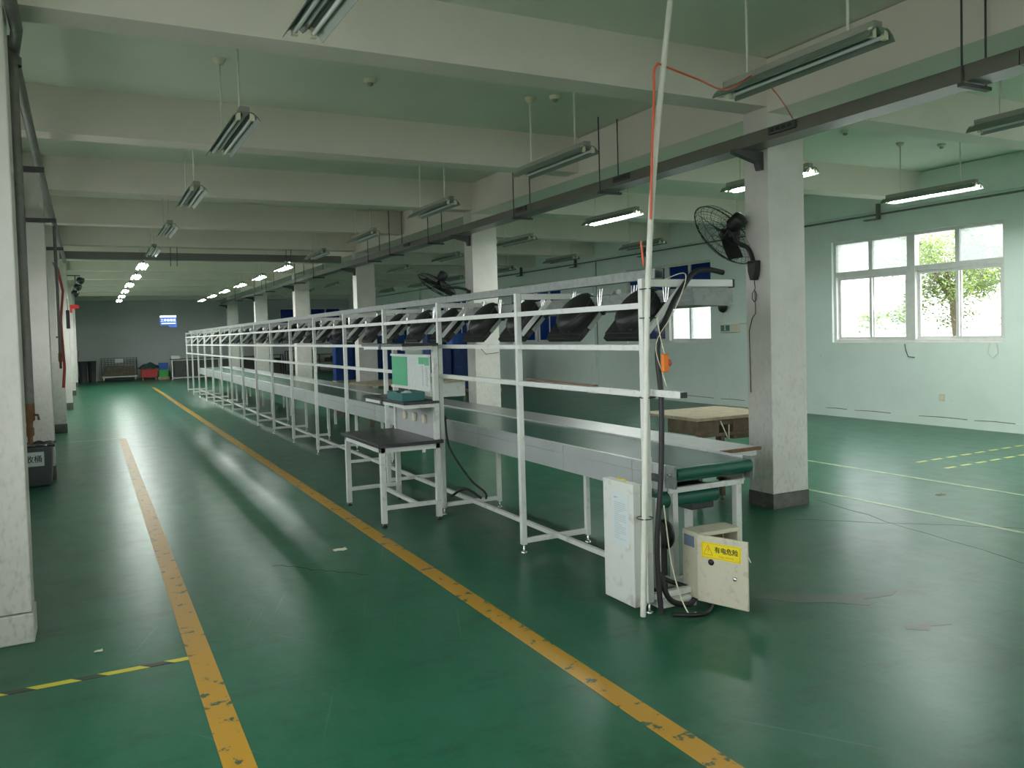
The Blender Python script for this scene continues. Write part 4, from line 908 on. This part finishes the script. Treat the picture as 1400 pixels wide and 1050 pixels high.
# hanging sign, its faces brightened by weak emission
sg = thing('hanging_sign', 'blue and white sign hung from the ceiling near the far wall', 'sign', (2.55, 35.2, 2.28))
MB().box(0, .60, 0, .05, 0, .30).build('panel', 'sign_blue', sg); MB().box(0, .60, -.004, .05, .301, .38).build('header', 'sign_white', sg)
text('sign_text', '工序检验区', .115, 'sign_white', sg, basis((.30, -.003, .185), (1, 0, 0), (0, 0, 1), 0), bold=.002)
MB().box(.05, .57, -.003, 0, .05, .085).build('text_strip', 'sign_white', sg)
for x in (.15, .42): MB().tube([(x, .02, .38), (x, .02, 1.598)], .006, 5).build('wire', 'cream', sg)
MB().box(.32, .62, .0, .04, -.08, -.005).build('lower_plate', 'sign_blue', sg)
# left side items
b = thing('waste_bin', 'grey waste bin with black liner and paper label at the left column', 'bin', (-.60, 10.86, 0))
v = [(-.20, -.17, 0), (.16, -.17, 0), (.16, .15, 0), (-.20, .15, 0), (-.23, -.2, .46), (.19, -.2, .46), (.19, .18, .46), (-.23, .18, .46)]
MB().add(v, [(0, 3, 2, 1), (0, 1, 5, 4), (1, 2, 6, 5), (2, 3, 7, 6), (3, 0, 4, 7), (4, 5, 6, 7)]).build('body', 'bin', b, bevel=.02)
MB().grid(lambda u, v_: (-.25+.46*u, -.215+.41*v_, .47+.03*math.sin(11*u+5*v_)*math.sin(13*v_)-(.05 if .2 < u < .8 and .2 < v_ < .8 else 0)), 14, 12).build('liner', 'bag', b)
MB().box(-.19, .10, -.205, -.197, .24, .40).build('paper_label', 'paper', b)
text('label_text', '回收桶', .085, 'ink', b, basis((-.045, -.2055, .315), (1, 0, 0), (0, 0, 1), 0), bold=.001)
o = thing('alarm_sign', 'red sign bracket projecting from the left wall near the far end', 'sign', (-.38, 23.2, 2.5)); MB().box(0, .2, -.01, .01, 0, .10).build('arm', 'fire_red', o); MB().box(0, .05, -.012, .012, -.1, 0).build('plate', 'fire_red', o)
o = thing('wall_phone', 'black elongated box hanging on the third left column', 'box', (-.348, 17.1, 1.9)); MB().box(0, .06, -.0, .12, 0, .34).build('body', 'black', o, bevel=.01); MB().tube([(.03, .05, .34), (.03, .05, .55)], .006, 6).build('cord', 'dark', o)
o = thing('ceiling_speaker_cluster', 'dark spotlight cluster under the ceiling at the left wall', 'lamp', (-.30, 19.5, 2.85))
for k in range(3): MB().lathe([(0, 0), (.06, 0), (.075, .1), (0, .1)], (.16-.06*k, .6*k, .12-.1*k), (.7, -.5, -.4), 12).build('spotlight', 'black', o)
MB().bar((-.05, 0, .2), (.2, 0, .2), .02, .02).tube([(.1, 0, .2), (.1, .6, .1), (.04, 1.2, -.05)], .012, 6).build('bracket', 'dark', o)
o = thing('broom', 'wooden broom leaning in the far left corner', 'broom', (-.5, 38.6, 0)); MB().tube([(0, 0, .3), (.12, .3, 1.35)], .014, 6).build('handle', 'wood', o); MB().lathe([(.03, .34), (.06, .3), (.13, .02), (0, .02)], n=10).build('bristles', 'cardboard', o)
for x, y, lb in ((1.62, 6.05, 'torn paper scrap on the aisle floor between the two yellow lines'), (-.02, 4.75, 'tiny pale scrap on the floor beside the near left column'), (6.9, 4.85, 'dark scrap on the floor by the faded line in the window bay')):
    o = tag(MB().grid(lambda u, v: (-.05+.1*u+.015*math.sin(9*v), -.03+.06*v+.01*math.sin(7*u), .002+.006*u*v), 3, 3).build('paper_scrap', 'cream' if x < 5 else 'brown', loc=(x, y, 0)), lb, 'scrap'); o.scale = (1, 1, 1) if x > 1 else (.4, .4, 1)
bpy.context.view_layer.update()
